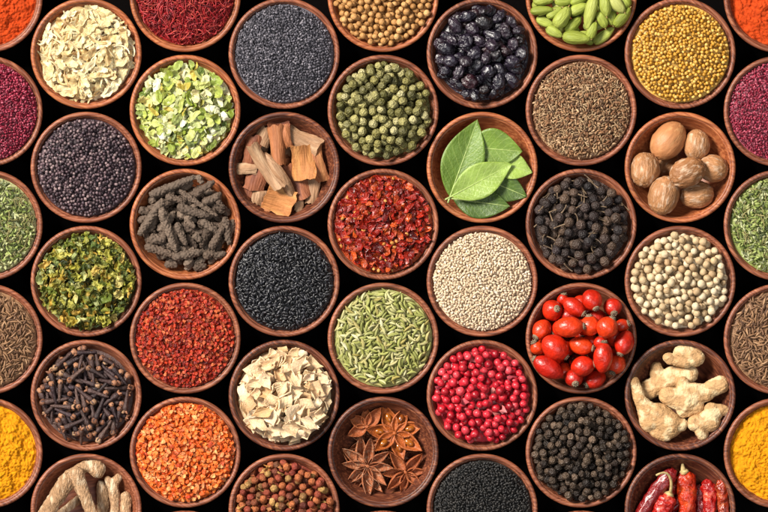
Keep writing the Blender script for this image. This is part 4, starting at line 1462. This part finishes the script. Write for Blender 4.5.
def star(arms, husk, opening, seeds, wscale=1.0, dome_=0.0):
    """arms: list of (angle deg, length)"""
    parts = []
    for k, (ang, L) in enumerate(arms):
        a = math.radians(ang)
        g = carpel(L - 1, L * .25 * wscale, L * .2, opening)
        g = rough_up(g, .35, .5, k * 2.2 + ang)
        R = tilt(0, rng.normal(0, .05) + dome_, 0)
        Rz = np.array(Matrix.Rotation(a, 3, 'Z'))
        M = Rz @ R
        parts.append(('carpel', g[0] @ M.T, g[1], g[2], husk, True))
        if seeds:
            e = ellipsoid(L * .155, L * .095, L * .07, 14, 9)
            ev = e[0] + (L * .52, 0, -.2)
            parts.append(('carpel>seed', ev @ M.T, e[1], e[2], mas, True))
    c = rough_up(ellipsoid(2.2, 2.0, 1.6, 10, 7), .5, .6, 1)
    parts.append(('centre', c[0] + (0, 0, -.6), c[1], c[2], husk, True))
    return Tpl(*parts, dens=2)


h = Heap(*cxy(4, 4))
f = place_fn(h, 4.267, 247.5, 256.9)
ARM = lambda c, tips: [(math.degrees(math.atan2(-(v - c[1]), u - c[0])), math.hypot(u - c[0], v - c[1]) / 4.267) for u, v in tips]
SA = [((165, 345), [(125, 420), (240, 425), (150, 195), (75, 250), (205, 440), (118, 300)], mad, .65, False, .8, 0, 'dark star anise half hidden under the dusty narrow-armed star'),
      ((178, 150), [(100, 105), (172, 70), (235, 72), (98, 188)], ma, .9, False, 1.15, 0.1, 'broken star anise with few carpels at the upper left'),
      ((343, 345), [(280, 258), (412, 268), (428, 340), (412, 402), (330, 435), (268, 415), (246, 352)], ma, .62, False, .9, .05, 'plain reddish star anise at the lower right'),
      ((180, 318), [(196, 200), (272, 258), (288, 325), (258, 395), (186, 450), (94, 390), (78, 308), (80, 245)], mad, .72, False, .78, 0, 'dusty star anise with narrow closed carpels at the lower left'),
      ((297, 177), [(250, 62), (343, 70), (412, 143), (405, 250), (330, 290), (212, 252), (180, 165)], mai, 1.12, True, 1.1, 0, 'open amber star anise with shiny seeds at the upper right')]
for xx, yy, aa in ((-12, -10, .3), (14, -8, 1.1), (2, 12, .7), (-16, 10, 1.9)):
    h.put(star([(d + rng.uniform(-6, 6), rng.uniform(19, 24)) for d in range(0, 360, 45)], mad, .7, False, .8, 0), 1.0, tilt(aa, .1, aa), xx, yy, 0.12)
for k, (c, tips, hm, op, sd, ws, dm, lab) in enumerate(SA):
    x, y = f(*c)
    h.put(star(ARM(c, tips), hm, op, sd, ws * 1.1, -dm), 1.08, tilt(0, [.05, .1, .08, .1, .1][k], [2, 1, 4, 3.6, 1.0][k]), x, y, 0.08, lab, lift=[0, 0, 0, 0, 1.0][k])
emit(h, 'star_anise', 'brown star anise mostly hidden under the others in its bowl', 'star anise', 'star anise in one bowl', 'star_anise_below', 'star anise lying deepest in their bowl', least=20)

# bay leaves: blade, midrib
def leaf_mat(name, cols, vein):
    m = mat(name, cols, rough=.45, nscale=.06, namp=.22, bump=.6, bscale=.4, spec=.45)
    nt = m.node_tree
    N, L = nt.nodes, nt.links
    b = N['Principled BSDF']
    src = b.inputs['Base Color'].links[0].from_socket
    uv = N.new('ShaderNodeUVMap')
    sp = N.new('ShaderNodeSeparateXYZ')
    L.new(uv.outputs[0], sp.inputs[0])
    ab = N.new('ShaderNodeMath'); ab.operation = 'ABSOLUTE'
    L.new(sp.outputs[1], ab.inputs[0])
    ma_ = N.new('ShaderNodeMath'); ma_.operation = 'MULTIPLY_ADD'; ma_.inputs[1].default_value = -.28
    L.new(ab.outputs[0], ma_.inputs[0]); L.new(sp.outputs[0], ma_.inputs[2])
    mu = N.new('ShaderNodeMath'); mu.operation = 'MULTIPLY'; mu.inputs[1].default_value = 8.0
    L.new(ma_.outputs[0], mu.inputs[0])
    pp = N.new('ShaderNodeMath'); pp.operation = 'PINGPONG'; pp.inputs[1].default_value = .5
    L.new(mu.outputs[0], pp.inputs[0])
    mr = N.new('ShaderNodeMapRange')
    mr.inputs[1].default_value = .0; mr.inputs[2].default_value = .09; mr.inputs[3].default_value = .55; mr.inputs[4].default_value = 0
    L.new(pp.outputs[0], mr.inputs[0])
    mx = N.new('ShaderNodeMix'); mx.data_type = 'RGBA'
    L.new(mr.outputs[0], mx.inputs[0]); L.new(src, mx.inputs[6]); mx.inputs[7].default_value = lin(vein)
    L.new(mx.outputs[2], b.inputs['Base Color'])
    return m


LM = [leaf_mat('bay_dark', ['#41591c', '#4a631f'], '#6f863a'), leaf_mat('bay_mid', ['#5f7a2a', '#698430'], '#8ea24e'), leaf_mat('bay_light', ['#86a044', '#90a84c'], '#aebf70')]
mvein = mat('bay_midrib', ['#a2b468', '#b0bf7a'], rough=.5)


def bay(L, W_, fold, bend, mtl, seed, wave=.5, petiole=6):
    n, k = 27, 15
    u = np.linspace(0, 1, n)
    vv = np.linspace(-1, 1, k)
    top = np.zeros((n, k, 3))
    uvs = np.zeros((n, k, 2))
    for i, t in enumerate(u):
        wd = W_ * (math.sin(PI * t ** .88) ** .95) + .12
        for j, v in enumerate(vv):
            z = fold * abs(v) * wd + bend * L * (t - .5) ** 2 + wave * math.sin(t * 13 + seed + v * 1.5) * abs(v) ** 2 * (1 if v > 0 else -1)
            top[i, j] = ((t - .5) * L, v * wd * math.cos(math.atan(fold)), z)
            uvs[i, j] = (t, v)
    g = sheet(top, .45, (n, k))
    mid = top[:, k // 2] + [0, 0, .0]
    pet = np.array([[-.5 * L - petiole, 0, mid[0, 2] + .4], [-.5 * L - petiole * .5, 0, mid[0, 2] + .1]])
    P = np.concatenate([pet, mid[::2]])
    mr_ = sweep(P, np.concatenate([[.95, .9], np.linspace(.85, .15, len(mid[::2]))]), 6)
    t = Tpl(('blade', *g, mtl, True), ('midrib', *mr_, mvein, True), dens=1.2)
    bl = mesh_of('blade', *g, mtl, uv=np.concatenate([uvs.reshape(-1, 2)] * 2))
    t.me = [bl, mesh_of('midrib', *mr_, mvein)]
    return t


h = Heap(*cxy(5, 1))
f = place_fn(h, 4.655, 262, 266.7)
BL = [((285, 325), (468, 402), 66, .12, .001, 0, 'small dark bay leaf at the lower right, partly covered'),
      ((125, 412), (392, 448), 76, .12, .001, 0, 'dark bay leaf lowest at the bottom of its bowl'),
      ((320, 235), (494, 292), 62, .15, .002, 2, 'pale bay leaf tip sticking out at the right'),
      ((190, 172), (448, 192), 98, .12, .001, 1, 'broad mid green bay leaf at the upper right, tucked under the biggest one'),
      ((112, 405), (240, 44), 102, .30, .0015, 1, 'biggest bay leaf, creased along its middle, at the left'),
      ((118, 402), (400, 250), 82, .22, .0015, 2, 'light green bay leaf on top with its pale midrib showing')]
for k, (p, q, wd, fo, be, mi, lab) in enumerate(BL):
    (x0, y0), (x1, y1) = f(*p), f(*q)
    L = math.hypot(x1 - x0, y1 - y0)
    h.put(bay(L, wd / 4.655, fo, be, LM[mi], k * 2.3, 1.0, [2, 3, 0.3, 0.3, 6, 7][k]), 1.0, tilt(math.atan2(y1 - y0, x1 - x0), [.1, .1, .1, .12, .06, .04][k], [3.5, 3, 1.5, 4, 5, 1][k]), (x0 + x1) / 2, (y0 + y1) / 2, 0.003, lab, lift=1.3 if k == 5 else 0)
emit(h, 'bay_leaf', 'bay leaf', 'bay leaf', 'green bay leaves', least=2)
